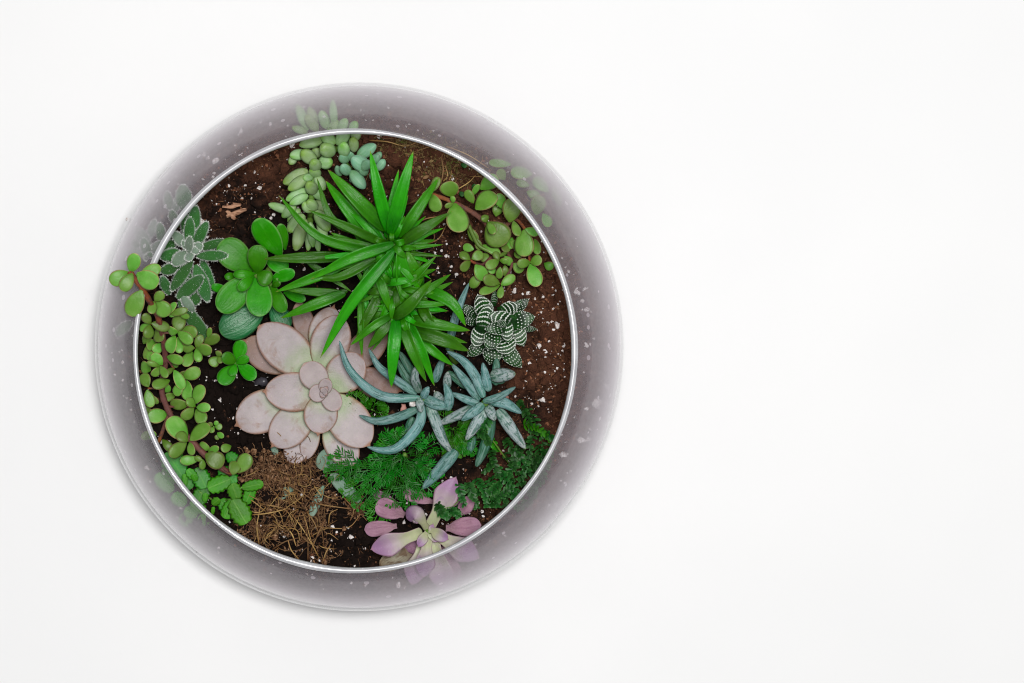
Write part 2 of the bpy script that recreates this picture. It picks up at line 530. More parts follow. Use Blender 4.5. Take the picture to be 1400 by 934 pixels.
for j_ in range(220):                              # hand-finished: the lip swells and thins a little
    a_ = 2 * math.pi * j_ / 220
    f_ = 1 + 0.13 * math.sin(3 * a_ + 1) + 0.09 * math.sin(7 * a_ + 2) + 0.05 * math.sin(17 * a_)
    ring = V[j_::220]
    c_ = np.array([BX + RIM_R * math.cos(a_), BY + RIM_R * math.sin(a_), ZRIM + 0.0016])
    V[j_::220] = c_ + (ring - c_) * f_
mesh_obj('lip', V, F, M_LIP, bowl, (BX, BY, 0))

# ------------------------------------------------------------------ soil
def soil_mat(name, wet_shift=0.0):
    b = NB(name)
    tc = b.n('ShaderNodeTexCoord').outputs['Object']
    sep = b.n('ShaderNodeSeparateXYZ'); b.put(sep.inputs[0], tc)
    # drier peat to the right and back of the bowl, wet black compost towards the other side
    lin = b.math('ADD', b.math('MULTIPLY', sep.outputs[0], 3.4), b.math('MULTIPLY', sep.outputs[1], 3.0))
    n1 = b.noise(tc, 32.0, 3.0); n2 = b.noise(tc, 220.0, 4.0, 0.65); n3 = b.noise(tc, 1100.0, 3.0, 0.6)
    r2 = b.math('ADD', b.math('MULTIPLY', sep.outputs[0], sep.outputs[0]), b.math('MULTIPLY', sep.outputs[1], sep.outputs[1]))
    lin = b.math('ADD', b.math('MULTIPLY', lin, 1.3), b.math('MULTIPLY', b.math('SUBTRACT', r2, 0.0085), 62.0))  # blacker middle also paints in the shade between the plants
    dry = b.math('ADD', b.math('ADD', 0.14 - wet_shift, lin), b.math('MULTIPLY', b.math('SUBTRACT', n1, 0.5), 2.0))
    dry = b.math('ADD', dry, b.math('MULTIPLY', b.math('SUBTRACT', n2, 0.5), 1.2))
    col = b.mix(b.step(dry, 0.05, 0.95), (0.009, 0.005, 0.0035), (0.112, 0.043, 0.023))
    col = b.mix(b.step(n3, 0.35, 0.75), b.mix(0.45, col, (0.008, 0.005, 0.004)), col)
    col = b.mix(b.math('MULTIPLY', b.step(n2, 0.6, 0.78), 0.5), col, (0.23, 0.10, 0.055))
    pr = b.principled(col, 0.92, 0.12)
    b.put(pr.inputs['Normal'], b.bump(b.math('ADD', n3, n2), 0.8, 0.0012))
    return b.done(pr.outputs[0])
M_SOIL = soil_mat('peat_compost')
NR, NS_ = 175, 880
rr = np.linspace(0.0004, RMAX - WALL - 0.0006, NR)
aa = np.arange(NS_) * 2 * np.pi / NS_
gx = BX + rr[:, None] * np.cos(aa)[None]; gy = BY + rr[:, None] * np.sin(aa)[None]
gz = soil_z(gx, gy)
lim = wall_top(np.full(NS_, rr[-1])) - 0.001
gz = np.minimum(gz, (wall_top(rr) - 0.001)[:, None])
V = np.stack([gx, gy, gz], -1).reshape(-1, 3)
F = []
for i in range(NR - 1):
    a = i * NS_ + np.arange(NS_); c = i * NS_ + (np.arange(NS_) + 1) % NS_
    F += np.stack([a, a + NS_, c + NS_, c], 1).tolist()
# side of the soil body against the glass
base = (NR - 1) * NS_
extra = []
zs = np.linspace(ZEQ - 0.006, WALL + 0.002, 12)
for k_, z in enumerate(zs):
    rr_ = (RMAX - WALL - 0.0006) * math.sqrt(max(0.0, 1 - ((ZEQ - z) / (BBOT - WALL)) ** 2)) - 0.0004
    extra.append(np.stack([BX + rr_ * np.cos(aa), BY + rr_ * np.sin(aa), np.full(NS_, z)], -1))
V = np.vstack([V] + extra)
for k_ in range(len(zs)):
    o0 = base if k_ == 0 else NR * NS_ + (k_ - 1) * NS_
    o1 = NR * NS_ + k_ * NS_
    a = np.arange(NS_); c = (a + 1) % NS_
    F += np.stack([o0 + a, o1 + a, o1 + c, o0 + c], 1).tolist()
F.append((NR * NS_ + (len(zs) - 1) * NS_ + np.arange(NS_))[::-1].tolist())
soil = mesh_obj('soil', V, F, M_SOIL, None, (BX, BY, SOIL))
soil['kind'] = 'structure'; soil['label'] = 'dark brown peaty potting soil filling the glass bowl'

def scatter_rocks(n, smin, smax, seed, zoff, sub=ICO1, rmax=0.1445, keep=None, squash=0.75, power=2.5):
    g = np.random.default_rng(seed)
    protos = [rock((0, 0, 0), 1.0, 50 + i, sub)[0] for i in range(14)]
    Vs = []; Fs = []; fo = np.array(sub[1]); c = 0
    while c < n:
        a = g.uniform(0, 6.2832); r = rmax * math.sqrt(g.random())
        x, y = BX + r * math.cos(a), BY + r * math.sin(a)
        if keep is not None and not keep(x, y, g):
            continue
        s = smin + (smax - smin) * g.random() ** power
        p = protos[g.integers(14)]
        q = g.uniform(0, 6.28); ca, sa = math.cos(q), math.sin(q)
        W = np.c_[p[:, 0] * ca - p[:, 1] * sa, p[:, 0] * sa + p[:, 1] * ca, p[:, 2]] * s
        z = float(soil_z(x, y))
        z = min(z, float(wall_top(r + s)) - s)
        Vs.append(W + (x, y, z + zoff * s)); Fs.append(fo + c * len(p)); c += 1
    return np.vstack(Vs), np.vstack(Fs).tolist()

V, F = scatter_rocks(16000, 0.0004, 0.0052, 5, 0.3, power=4.5)
o = mesh_obj('soil_crumbs', V, F, M_SOIL, soil, (BX, BY, SOIL), smooth=False); o['kind'] = 'stuff'
b = NB('dry_peat_crumb')
tc = b.n('ShaderNodeTexCoord').outputs['Object']
cc = b.mix(b.step(b.noise(tc, 330.0, 2.0), 0.36, 0.66), (0.05, 0.02, 0.011), (0.25, 0.105, 0.055))
M_CRUMB = b.done(b.principled(cc, 0.9, 0.12).outputs[0])
def dry_side(x, y, g):
    return (x - BX) * 4.4 + (y - BY) * 3.9 + 62 * ((x - BX) ** 2 + (y - BY) ** 2 - 0.0085) + 0.2 + 0.3 * g.normal() > 0.3
V, F = scatter_rocks(7000, 0.0003, 0.0016, 6, 0.55, keep=dry_side)
o = mesh_obj('dry_crumbs', V, F, M_CRUMB, soil, (BX, BY, SOIL), smooth=False); o['kind'] = 'stuff'

def strands(n, seed, lmin, lmax, wid, keep=None, lift=0.0015, rmax=0.143):
    """short flat fibres lying on the soil"""
    g = np.random.default_rng(seed); V = []; F = []
    c = 0
    while c < n:
        a = g.uniform(0, 6.2832); r = rmax * math.sqrt(g.random())
        x, y = BX + r * math.cos(a), BY + r * math.sin(a)
        if keep is not None and not keep(x, y, g):
            continue
        c += 1
        L = g.uniform(lmin, lmax); th = g.uniform(0, 6.28); kap = g.normal() * 90
        z = float(soil_z(x, y)) + lift * g.random(); slope = g.normal() * 0.25
        n0 = len(V); w = wid * g.uniform(0.5, 1.2)
        for i in range(6):
            d = np.array([math.cos(th), math.sin(th), slope])
            sd = np.array([-math.sin(th), math.cos(th), 0.3 * g.normal()]) * w
            p = np.array([x, y, z])
            ws = 1 - 0.5 * abs(i / 2.5 - 1)
            V += [p - sd * ws, p + sd * ws, p + np.array([0, 0, w * 1.3])]
            x += d[0] * L / 5; y += d[1] * L / 5; z += d[2] * L / 5
            th += kap * L / 5
            if i:
                q = n0 + 3 * i
                F += [(q - 3, q - 1, q + 2, q), (q - 1, q - 2, q + 1, q + 2)]
    return keep_inside(np.array(V)), F
b = NB('peat_fibre')
tc = b.n('ShaderNodeTexCoord').outputs['Object']
cc = b.mix(b.step(b.noise(tc, 260.0, 2.0), 0.35, 0.68), (0.045, 0.018, 0.009), (0.26, 0.125, 0.06))
M_FIBRE = b.done(b.principled(cc, 0.85, 0.15).outputs[0])
V, F = strands(5200, 21, 0.0018, 0.006, 0.00011, dry_side)
o = mesh_obj('soil_fibres', V, F, M_FIBRE, soil, (BX, BY, SOIL)); o['kind'] = 'stuff'

b = NB('perlite')
tc = b.n('ShaderNodeTexCoord').outputs['Object']
pn = b.noise(tc, 900.0, 3.0)
pr = b.principled(b.mix(b.step(pn, 0.3, 0.62), (0.44, 0.36, 0.33), (0.82, 0.79, 0.77)), 0.8, 0.2)
b.put(pr.inputs['Normal'], b.bump(pn, 0.7, 0.0008))
M_PERL = b.done(pr.outputs[0])
CL = [P(*q, SOIL)[:2] for q in ((615, 360), (690, 385), (570, 330), (740, 500), (470, 745), (330, 255), (760, 440), (735, 545))]
def perl_keep(x, y, g):
    d = min(math.hypot(x - q[0], y - q[1]) for q in CL)
    return g.random() < 0.30 + 0.75 * math.exp(-(d / 0.012) ** 2)
V, F = scatter_rocks(3000, 0.00022, 0.0014, 33, 0.75, ICO1, keep=perl_keep, power=2.6)
o = mesh_obj('perlite_specks', V, F, M_PERL, soil, (BX, BY, SOIL), smooth=False); o['kind'] = 'stuff'


# ------------------------------------------------------------------ leaf materials
M_GRASS = leafmat('strap_leaf', (0.016, 0.12, 0.006), (0.040, 0.245, 0.010), (0.07, 0.31, 0.02), streak=0.45, streak_col=(0.10, 0.34, 0.06), streak_n=30,
                  var=0.8, hue=0.03, edge=(0.30, 0.24, 0.09), edge_w=(1.3, 1.5), edge_amt=0.6, rough=0.33, spec=0.4, bump=0.4, blotch=(0.16, 0.36, 0.10), blotch_s=90, blotch_t=(0.6, 0.75), blotch_amt=0.35)
M_GHOST = leafmat('ghost_leaf', (0.46, 0.54, 0.36), (0.50, 0.45, 0.455), (0.46, 0.395, 0.40), p=(0.12, 0.55, 0.6, 1.0), edge=(0.33, 0.155, 0.085), edge_w=(0.80, 1.02), edge_amt=0.75,
                  blotch=(0.33, 0.225, 0.18), blotch_s=95, blotch_t=(0.50, 0.68), blotch_amt=0.6, var=0.18, hue=0.015, rough=0.62, spec=0.25, bump=0.5, bump_s=900, speck=(0.60, 0.54, 0.51))
M_GHOST_IN = leafmat('ghost_leaf_young', (0.42, 0.44, 0.34), (0.49, 0.43, 0.43), (0.46, 0.39, 0.39), edge=(0.40, 0.22, 0.17), edge_w=(0.82, 1.0), edge_amt=0.5, var=0.15, rough=0.6, spec=0.25, speck=(0.52, 0.46, 0.45))
M_GHOST_OLD = leafmat('ghost_leaf_old', (0.30, 0.24, 0.20), (0.30, 0.225, 0.215), (0.28, 0.19, 0.165), edge=(0.27, 0.12, 0.07), edge_w=(0.8, 1.0), edge_amt=0.6,
                      blotch=(0.22, 0.13, 0.10), blotch_s=120, blotch_t=(0.5, 0.7), blotch_amt=0.6, var=0.3, rough=0.65, spec=0.2, speck=(0.42, 0.36, 0.34))
M_JADE = leafmat('jade_leaf', (0.04, 0.22, 0.022), (0.055, 0.265, 0.03), (0.05, 0.24, 0.03), edge=(0.22, 0.42, 0.15), edge_w=(0.84, 0.95), edge_amt=0.8,
                 streak=0.12, streak_col=(0.18, 0.40, 0.12), streak_n=8, blotch=(0.12, 0.34, 0.08), blotch_s=140, blotch_t=(0.5, 0.7), blotch_amt=0.5, var=0.45, rough=0.42, spec=0.22, bump=0.25)
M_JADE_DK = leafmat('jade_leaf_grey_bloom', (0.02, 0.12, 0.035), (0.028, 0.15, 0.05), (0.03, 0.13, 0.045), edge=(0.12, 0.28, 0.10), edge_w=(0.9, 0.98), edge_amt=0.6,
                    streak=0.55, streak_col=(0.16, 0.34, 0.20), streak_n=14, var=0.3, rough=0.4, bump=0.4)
M_PORT = leafmat('round_jade_leaf', (0.12, 0.255, 0.05), (0.155, 0.31, 0.072), (0.17, 0.32, 0.08), edge=(0.42, 0.30, 0.17), edge_w=(0.83, 0.97), edge_amt=0.8,
                 blotch=(0.27, 0.40, 0.15), blotch_s=130, blotch_t=(0.45, 0.75), blotch_amt=0.5, var=0.7, hue=0.045, rough=0.42, spec=0.3, bump=0.25, speck=(0.22, 0.38, 0.12))
M_STEM_RED = leafmat('reddish_stem', (0.20, 0.085, 0.065), (0.15, 0.06, 0.05), (0.30, 0.10, 0.045), var=0.2, rough=0.6, bump=0.6, blotch=(0.10, 0.05, 0.045), blotch_s=300, streak=0.3, streak_col=(0.30, 0.19, 0.15))
M_STEM_GRN = leafmat('green_stem', (0.12, 0.20, 0.05), (0.16, 0.28, 0.07), (0.16, 0.30, 0.08), var=0.2, rough=0.5)
M_SEDUM = leafmat('sedum_leaf', (0.26, 0.40, 0.16), (0.30, 0.46, 0.215), (0.24, 0.42, 0.11), streak=0.22, streak_col=(0.50, 0.63, 0.42), streak_n=5, var=0.3, hue=0.04, rough=0.5, spec=0.35,
                  blotch=(0.46, 0.59, 0.40), blotch_s=170, blotch_t=(0.45, 0.7), blotch_amt=0.5, sss=0.12, bump=0.12)
M_SEDUM_BL = leafmat('sedum_leaf_blue', (0.20, 0.38, 0.20), (0.225, 0.43, 0.27), (0.20, 0.40, 0.26), streak=0.3, streak_col=(0.42, 0.60, 0.45), streak_n=7, var=0.3, rough=0.5, spec=0.35,
                     edge=(0.46, 0.62, 0.48), edge_w=(0.8, 1.0), edge_amt=0.5, sss=0.1, bump=0.12)
M_FUZZ = leafmat('woolly_leaf', (0.065, 0.16, 0.06), (0.05, 0.15, 0.045), (0.06, 0.15, 0.06), edge=(0.40, 0.47, 0.40), edge_w=(0.76, 1.0), edge_amt=0.75, var=0.4, rough=0.8, spec=0.15, sheen=0.35, bump=0.6, bump_s=2200,
                 speck=(0.26, 0.36, 0.26))
M_FUZZ_PALE = leafmat('woolly_leaf_pale', (0.17, 0.24, 0.17), (0.20, 0.27, 0.20), (0.17, 0.24, 0.17), edge=(0.46, 0.50, 0.46), edge_w=(0.7, 0.98), edge_amt=0.8, var=0.3, rough=0.8, spec=0.15, sheen=0.4, bump=0.6, bump_s=2200, speck=(0.38, 0.44, 0.38))
b = NB('leaf_hair'); M_HAIR = b.done(b.principled((0.72, 0.76, 0.70), 0.7, 0.2).outputs[0])
M_CHALK = leafmat('chalky_leaf', (0.12, 0.27, 0.21), (0.15, 0.29, 0.275), (0.14, 0.26, 0.25), p=(0.0, 0.3, 0.7, 1.0), streak=0.6, streak_col=(0.36, 0.46, 0.47), streak_n=6,
                  blotch=(0.03, 0.11, 0.085), blotch_uv=(5.0, 3.6), blotch_t=(0.505, 0.575), blotch_amt=0.78, speck=(0.42, 0.52, 0.53), var=0.3, rough=0.6, spec=0.3, bump=0.4)
M_CHALK_W = leafmat('chalky_leaf_waxy', (0.20, 0.33, 0.26), (0.30, 0.38, 0.38), (0.34, 0.38, 0.37), streak=0.6, streak_col=(0.50, 0.52, 0.53), streak_n=9,
                    blotch=(0.035, 0.11, 0.075), blotch_uv=(5.5, 3.8), blotch_t=(0.49, 0.56), blotch_amt=0.82, speck=(0.55, 0.56, 0.58), edge=(0.24, 0.34, 0.12), edge_w=(1.2, 1.4), edge_amt=0.6, var=0.25, rough=0.62, spec=0.3, bump=0.5)
M_CHALK_D = leafmat('chalky_leaf_rubbed_shaded', (0.06, 0.16, 0.10), (0.07, 0.19, 0.14), (0.10, 0.21, 0.16), streak=0.7, streak_col=(0.22, 0.33, 0.28), streak_n=8,
                    blotch=(0.02, 0.09, 0.04), blotch_uv=(3.0, 4.5), blotch_t=(0.44, 0.56), blotch_amt=0.8, var=0.3, rough=0.55, bump=0.4)  # darker copy: shade of lower fingers painted in, plus green where wax rubbed off
M_PURP = leafmat('lilac_leaf', (0.50, 0.53, 0.34), (0.46, 0.40, 0.39), (0.35, 0.215, 0.345), p=(0.2, 0.55, 0.45, 0.85), edge=(0.47, 0.28, 0.36), edge_w=(0.84, 1.0), edge_amt=0.75,
                 blotch=(0.27, 0.16, 0.32), blotch_s=130, blotch_t=(0.58, 0.74), blotch_amt=0.55, var=0.2, hue=0.03, rough=0.5, spec=0.35, bump=0.25, speck=(0.52, 0.38, 0.47))
M_PURP_OLD = leafmat('lilac_leaf_old', (0.33, 0.22, 0.25), (0.36, 0.215, 0.28), (0.37, 0.22, 0.30), edge=(0.46, 0.29, 0.36), edge_w=(0.84, 1.0), edge_amt=0.6,
                     streak=0.4, streak_col=(0.20, 0.09, 0.15), streak_n=7, var=0.35, rough=0.6, spec=0.25, bump=0.6, speck=(0.45, 0.32, 0.38))
M_DEAD = leafmat('withered_leaf', (0.25, 0.20, 0.13), (0.42, 0.40, 0.30), (0.30, 0.24, 0.15), streak=0.6, streak_col=(0.16, 0.11, 0.07), streak_n=10, blotch=(0.14, 0.09, 0.05), blotch_s=150, var=0.3, rough=0.7, bump=0.7, sss=0)
M_TEAL = leafmat('loose_grey_green_leaf', (0.17, 0.27, 0.20), (0.22, 0.33, 0.26), (0.24, 0.32, 0.25), streak=0.4, streak_col=(0.12, 0.20, 0.13), streak_n=8, var=0.35, rough=0.6, bump=0.4, edge=(0.36, 0.42, 0.34), edge_w=(0.85, 1.0), edge_amt=0.5)
M_SCAL = leafmat('scalloped_leaf', (0.055, 0.23, 0.02), (0.06, 0.26, 0.025), (0.085, 0.31, 0.04), vein=0.25, streak=0.12, streak_col=(0.16, 0.42, 0.08), streak_n=10, var=0.35, rough=0.5, spec=0.3, bump=0.4, edge=(0.14, 0.42, 0.09), edge_w=(0.86, 1.0), edge_amt=0.5)
M_SCAL_DK = leafmat('scalloped_leaf_dark', (0.026, 0.18, 0.010), (0.032, 0.22, 0.012), (0.036, 0.22, 0.014), vein=0.15, var=0.4, rough=0.5, bump=0.4)  # darker green, for larger leaves lying lower
M_FERN = leafmat('feathery_leaf', (0.012, 0.10, 0.010), (0.02, 0.165, 0.016), (0.045, 0.24, 0.035), var=0.5, rough=0.5, spec=0.35, bump=0.1, sss=0)
M_FERN_LT = leafmat('feathery_leaf_light', (0.03, 0.14, 0.015), (0.045, 0.20, 0.022), (0.09, 0.28, 0.05), var=0.4, rough=0.5, spec=0.35, bump=0.1, sss=0)
M_CLUB = leafmat('clubmoss_leaf', (0.012, 0.055, 0.012), (0.024, 0.095, 0.022), (0.075, 0.18, 0.06), var=0.7, rough=0.5, spec=0.3, bump=0.1, sss=0)
M_DRY = leafmat('dry_stalk', (0.22, 0.12, 0.06), (0.36, 0.235, 0.125), (0.27, 0.155, 0.085), var=1.2, hue=0.03, rough=0.7, spec=0.2, bump=0.3, sss=0)
M_DRYBIT = NB('dry_moss_bits')
tc = M_DRYBIT.n('ShaderNodeTexCoord').outputs['Object']
cc = M_DRYBIT.mix(M_DRYBIT.step(M_DRYBIT.noise(tc, 420.0, 2.0), 0.36, 0.66), (0.07, 0.03, 0.014), (0.30, 0.165, 0.085))
cc = M_DRYBIT.mix(M_DRYBIT.step(M_DRYBIT.noise(tc, 700.0, 2.0), 0.62, 0.70), cc, (0.48, 0.32, 0.20))
M_DRYBIT = M_DRYBIT.done(M_DRYBIT.principled(cc, 0.8, 0.15).outputs[0])

# haworthia: rows of white tubercles that fuse into bands
def haworthia_mat(name, bands, dots, fuse, lo, hi, margin):
    b = NB(name)
    uvn = b.n('ShaderNodeUVMap'); uvn.uv_map = 'UVMap'
    sep = b.n('ShaderNodeSeparateXYZ'); b.put(sep.inputs[0], uvn.outputs[0])
    u, v = sep.outputs[0], sep.outputs[1]
    tc = b.n('ShaderNodeTexCoord').outputs['Object']
    wob = b.math('MULTIPLY', b.math('SUBTRACT', b.noise(tc, 300.0, 2.0), 0.5), 2.0)
    vc = b.math('SUBTRACT', b.math('MULTIPLY', v, 2.0), 1.0)
    ph = b.math('ADD', b.math('ADD', b.math('MULTIPLY', u, 6.2832 * bands), wob), b.math('MULTIPLY', b.math('MULTIPLY', vc, vc), 5.0))
    row = b.math('SINE', ph)
    cnt = b.math('MULTIPLY', b.math('FLOOR', b.math('DIVIDE', ph, 6.2832)), 2.4)
    dot = b.math('SINE', b.math('ADD', b.math('ADD', b.math('MULTIPLY', v, 6.2832 * dots), wob), cnt))
    comb = b.math('ADD', row, b.math('MULTIPLY', dot, 1.0 - fuse))
    white = b.step(comb, lo, hi)
    ev = b.math('ABSOLUTE', vc)
    teeth = b.math('MULTIPLY', b.step(ev, 0.84, 0.93), b.step(b.math('SINE', b.math('MULTIPLY', u, 6.2832 * bands * 1.9)), -1.2 if margin else -0.3, 0.3))
    white = b.math('MAXIMUM', white, b.math('MAXIMUM', teeth, b.step(u, 0.95, 0.985)))
    white = b.math('MULTIPLY', white, b.step(u, 0.15, 0.32))
    green = b.mix(b.step(b.noise(tc, 200.0, 2.0), 0.35, 0.7), (0.004, 0.022, 0.004), (0.012, 0.070, 0.009))
    col = b.mix(white, green, (0.60, 0.65, 0.58))
    pr = b.principled(col, b.math('ADD', 0.42, b.math('MULTIPLY', white, 0.3)), 0.22)
    b.put(pr.inputs['Normal'], b.bump(white, 0.5, 0.0005))
    return b.done(pr.outputs[0])
M_HAW_B = haworthia_mat('zebra_leaf_banded', 6.0, 7.0, 0.70, 0.45, 0.75, True)
M_HAW_D = haworthia_mat('zebra_leaf_dotted', 7.0, 6.0, 0.0, 1.15, 1.45, False)

U = R.uniform
def rows(parent, data, mat, z0, dz, rise=(1, 4), prof=(0.8, 0.5, 0.15), mat_low=None, low=1, roll=0.25, **kw):
    """leaves from (base x, base y, tip x, tip y, width, level) in plan pixels"""
    for d in data:
        L = d[5] if len(d) > 5 else 3
        m = mat_low if (mat_low is not None and L <= low) else mat
        zb = z0 + dz * L
        k2 = dict(kw); rz = U(*rise)
        leaf(parent, d[:2], d[2:4], d[4], zb, zb + rz, m, prof, roll=U(-roll, roll), **k2)

# ------------------------------------------------------------------ strappy green plants in the middle
GA = [ # bx,by,tx,ty,w,zb,zt,arch, via
 (533, 320, 506, 206, 20, 50, 62, 8, ()), (533, 320, 565, 207, 20, 50, 64, 7, ()), (545, 324, 600, 243, 18, 47, 44, 8, ()),
 (549, 332, 615, 291, 17, 49, 50, 7, ()), (551, 336, 592, 318, 8, 44, 40, 2, ()), (527, 314, 448, 232, 22, 51, 58, 8, ()),
 (512, 344, 381, 267, 15, 47, 50, 7, ((437, 322),)), (530, 335, 421, 287, 14, 48, 54, 7, ((480, 311),)),
 (500, 322, 433, 243, 12, 43, 46, 6, ((455, 300),)), (505, 322, 445, 247, 19, 40, 40, 6, ()),
 (470, 351, 360, 354, 17, 37, 38, 6, ()), (538, 333, 425, 382, 18, 54, 52, 7, ((480, 352),)), (514, 354, 426, 379, 14, 50, 46, 5, ((465, 379),)),
 (470, 362, 377, 399, 16, 46, 42, 5, ()), (472, 402, 390, 396, 13, 43, 40, 4, ()), (472, 401, 384, 435, 17, 46, 41, 6, ()),
 (538, 342, 438, 489, 19, 56, 38, 9, ((480, 414),)), (420, 358, 481, 399, 10, 34, 36, 3, ()), (475, 398, 424, 414, 10, 36, 33, 3, ()),
 (512, 325, 484, 270, 16, 38, 36, 4, ()), (522, 322, 518, 262, 16, 38, 36, 4, ()), (500, 335, 470, 282, 14, 36, 37, 4, ()),
 (528, 325, 545, 232, 13, 42, 46, 5, ()), (535, 326, 512, 250, 15, 42, 38, 4, ()), (515, 352, 466, 335, 12, 38, 36, 3, ()),
 (505, 345, 452, 318, 13, 35, 34, 3, ()), (510, 362, 488, 400, 10, 38, 34, 3, ()), (500, 358, 470, 372, 9, 36, 34, 2, ()),
 (470, 330, 500, 395, 10, 33, 33, 2, ()), (486, 340, 512, 390, 10, 33, 34, 2, ()),
]
GB = [
 (553, 398, 545, 334, 23, 36, 50, 4, ()), (575, 392, 556, 341, 20, 35, 46, 5, ()), (548, 400, 596, 351, 14, 36, 46, 4, ((570, 377),)),
 (538, 434, 590, 383, 20, 44, 50, 7, ((560, 418),)), (552, 416, 613, 416, 12, 44, 46, 5, ()), (572, 392, 637, 446, 18, 36, 42, 8, ((617, 413),)),
 (556, 436, 643, 452, 18, 40, 42, 7, ()), (566, 450, 641, 480, 21, 40, 38, 7, ((605, 463),)), (585, 452, 639, 469, 11, 36, 36, 4, ()),
 (566, 456, 620, 500, 16, 36, 34, 6, ()), (574, 412, 596, 455, 19, 42, 42, 5, ()), (548, 436, 583, 522, 17, 41, 36, 8, ((566, 480),)),
 (553, 430, 594, 528, 18, 39, 34, 8, ((577, 478),)), (542, 436, 535, 530, 19, 44, 38, 8, ((538, 480),)), (539, 434, 503, 476, 15, 42, 38, 5, ()),
 (535, 431, 479, 472, 13, 44, 42, 5, ((510, 445),)), (524, 394, 487, 462, 17, 38, 36, 6, ()), (495, 400, 495, 488, 11, 37, 36, 5, ()),
 (501, 398, 502, 434, 8, 34, 34, 2, ()), (516, 374, 535, 428, 14, 46, 44, 5, ((524, 396),)), (510, 440, 526, 408, 10, 36, 36, 3, ()),
 (526, 388, 574, 380, 12, 42, 44, 4, ()), (552, 424, 602, 427, 9, 36, 35, 3, ()), (525, 398, 575, 398, 16, 34, 35, 3, ()),
 (560, 402, 596, 392, 14, 33, 34, 3, ()), (535, 405, 560, 432, 16, 33, 33, 3, ()), (560, 425, 590, 470, 15, 33, 32, 3, ()), (530, 420, 512, 462, 11, 34, 33, 3, ()),
]
def strap_fill(c, n, r0, r1, z0, z1):
    out = []
    for i in range(n):
        a = 6.2832 * (i + U(0, .8)) / n; L = U(r0, r1); q = U(2, 12)
        out.append((c[0] + q * math.cos(a), c[1] + q * math.sin(a), c[0] + L * math.cos(a), c[1] + L * math.sin(a), U(7, 12), U(z0, z1), U(z0, z1) - 3, U(3, 7), ()))
    return out
GA += strap_fill((530, 342), 15, 70, 112, 38, 46) + strap_fill((532, 338), 26, 45, 82, 28, 38) + strap_fill((536, 335), 9, 22, 45, 46, 52)
GB += strap_fill((540, 392), 20, 32, 66, 38, 46) + strap_fill((555, 415), 14, 45, 80, 34, 42) + strap_fill((548, 425), 22, 40, 72, 24, 33) + strap_fill((545, 385), 16, 35, 58, 26, 36) + strap_fill((546, 428), 8, 18, 36, 40, 46)
def strap_plant(data, label, c, crown):
    t = thing('strap_leaf_plant', label, 'plant', c[0], c[1])
    tube(t, [(c[0], c[1], -13), (c[0] - 1, c[1] + 1, 15), (crown[0], crown[1], crown[2])], 2.6, 2.0, M_STEM_GRN, 'stem')
    for (bx, by, tx, ty, w, zb, zt, ar, via) in data:
        leaf(t, (bx, by), (tx, ty), w * 0.95, zb, zt, M_GRASS, (0.38, 0.80, 0.3), arch=ar, via=via, thick=0.45, cup=0.0, fold=U(0.25, 0.65), roll=U(-0.45, 0.45), ns=18, nv=7)
    return t
strap_plant(GA, 'tall strappy bright green plant, its blades fanning out over the round jade leaves', (538, 345), (538, 334, 50))
strap_plant(GB, 'shorter strappy green plant spilling its blades towards the zebra striped rosette', (548, 420), (546, 430, 42))

# ------------------------------------------------------------------ ghost rosette
g = thing('ghost_rosette', 'large pinkish grey rosette succulent with broad spoon shaped leaves', 'succulent', 443, 534)
tube(g, [(443, 540, -13), (443, 537, 10), (443, 534, 26)], 5.5, 3.0, M_GHOST_OLD, 'stem')
GH = [(402, 506, 334, 466, 48, 4, 7, 2), (432, 485, 456, 420, 44, 5, 9, 2), (425, 470, 407, 413, 30, 3, 5, 2), (468, 505, 528, 452, 46, 4, 9, 2), (478, 512, 547, 534, 42, 4, 8, 2), (416, 588, 398, 634, 36, 4, 5, 2),
      (432, 575, 417, 628, 26, 6, 6, 2), (447, 575, 484, 637, 46, 5, 8, 2)]
for d in GH:
    leaf(g, d[:2], d[2:4], d[4], d[5], d[6], M_GHOST_OLD if d[0] in (402, 425, 468, 478) else M_GHOST, (0.72, 0.62, 0.3), thick=3.0, thick_top=0.35, cup=0.2, roll=U(-.12, .12), ns=18, nv=11, tip_mm=1.6, arch=1.5, wave=0.25)
GH2 = [(445, 545, 476, 575, 30, 8, 9), (432, 512, 354, 446, 60, 10, 15), (438, 508, 465, 431, 55, 10, 14), (426, 552, 373, 609, 53, 11, 14), (398, 541, 324, 581, 58, 8, 9)]
for d in GH2:
    leaf(g, d[:2], d[2:4], d[4], d[5], d[6], M_GHOST, (0.72, 0.62, 0.3), thick=3.4, thick_top=0.35, cup=0.26, roll=U(-.1, .1), ns=20, nv=11, tip_mm=1.8, arch=1.5, wave=0.25)
GH3 = [(446, 534, 362, 535, 55, 16, 21), (443, 538, 435, 593, 47, 18, 22), (450, 532, 494, 486, 54, 14, 19), (450, 540, 504, 609, 58, 14, 17)]
for d in GH3:
    leaf(g, d[:2], d[2:4], d[4], d[5], d[6], M_GHOST, (0.68, 0.60, 0.35), thick=3.2, thick_top=0.35, cup=0.34, roll=U(-.1, .1), ns=20, nv=11, tip_mm=1.6, arch=1.0, wave=0.2)
GH4 = [(444, 532, 416, 497, 38, 21, 29), (442, 530, 463, 560, 28, 23, 28), (447, 533, 423, 541, 25, 25, 30), (441, 539, 449, 518, 19, 26, 32),
       (444, 534, 440, 543, 10, 28, 32), (442, 536, 447, 530, 9, 28, 33), (445, 536, 439, 531, 8, 29, 33), (443, 533, 446, 540, 7, 30, 34)]
for d in GH4:
    leaf(g, d[:2], d[2:4], d[4], d[5], d[6], M_GHOST_IN, (0.62, 0.46, 0.5), thick=2.0, thick_top=0.4, cup=0.28, roll=U(-.1, .1), ns=14, nv=9, tip_mm=0.4)

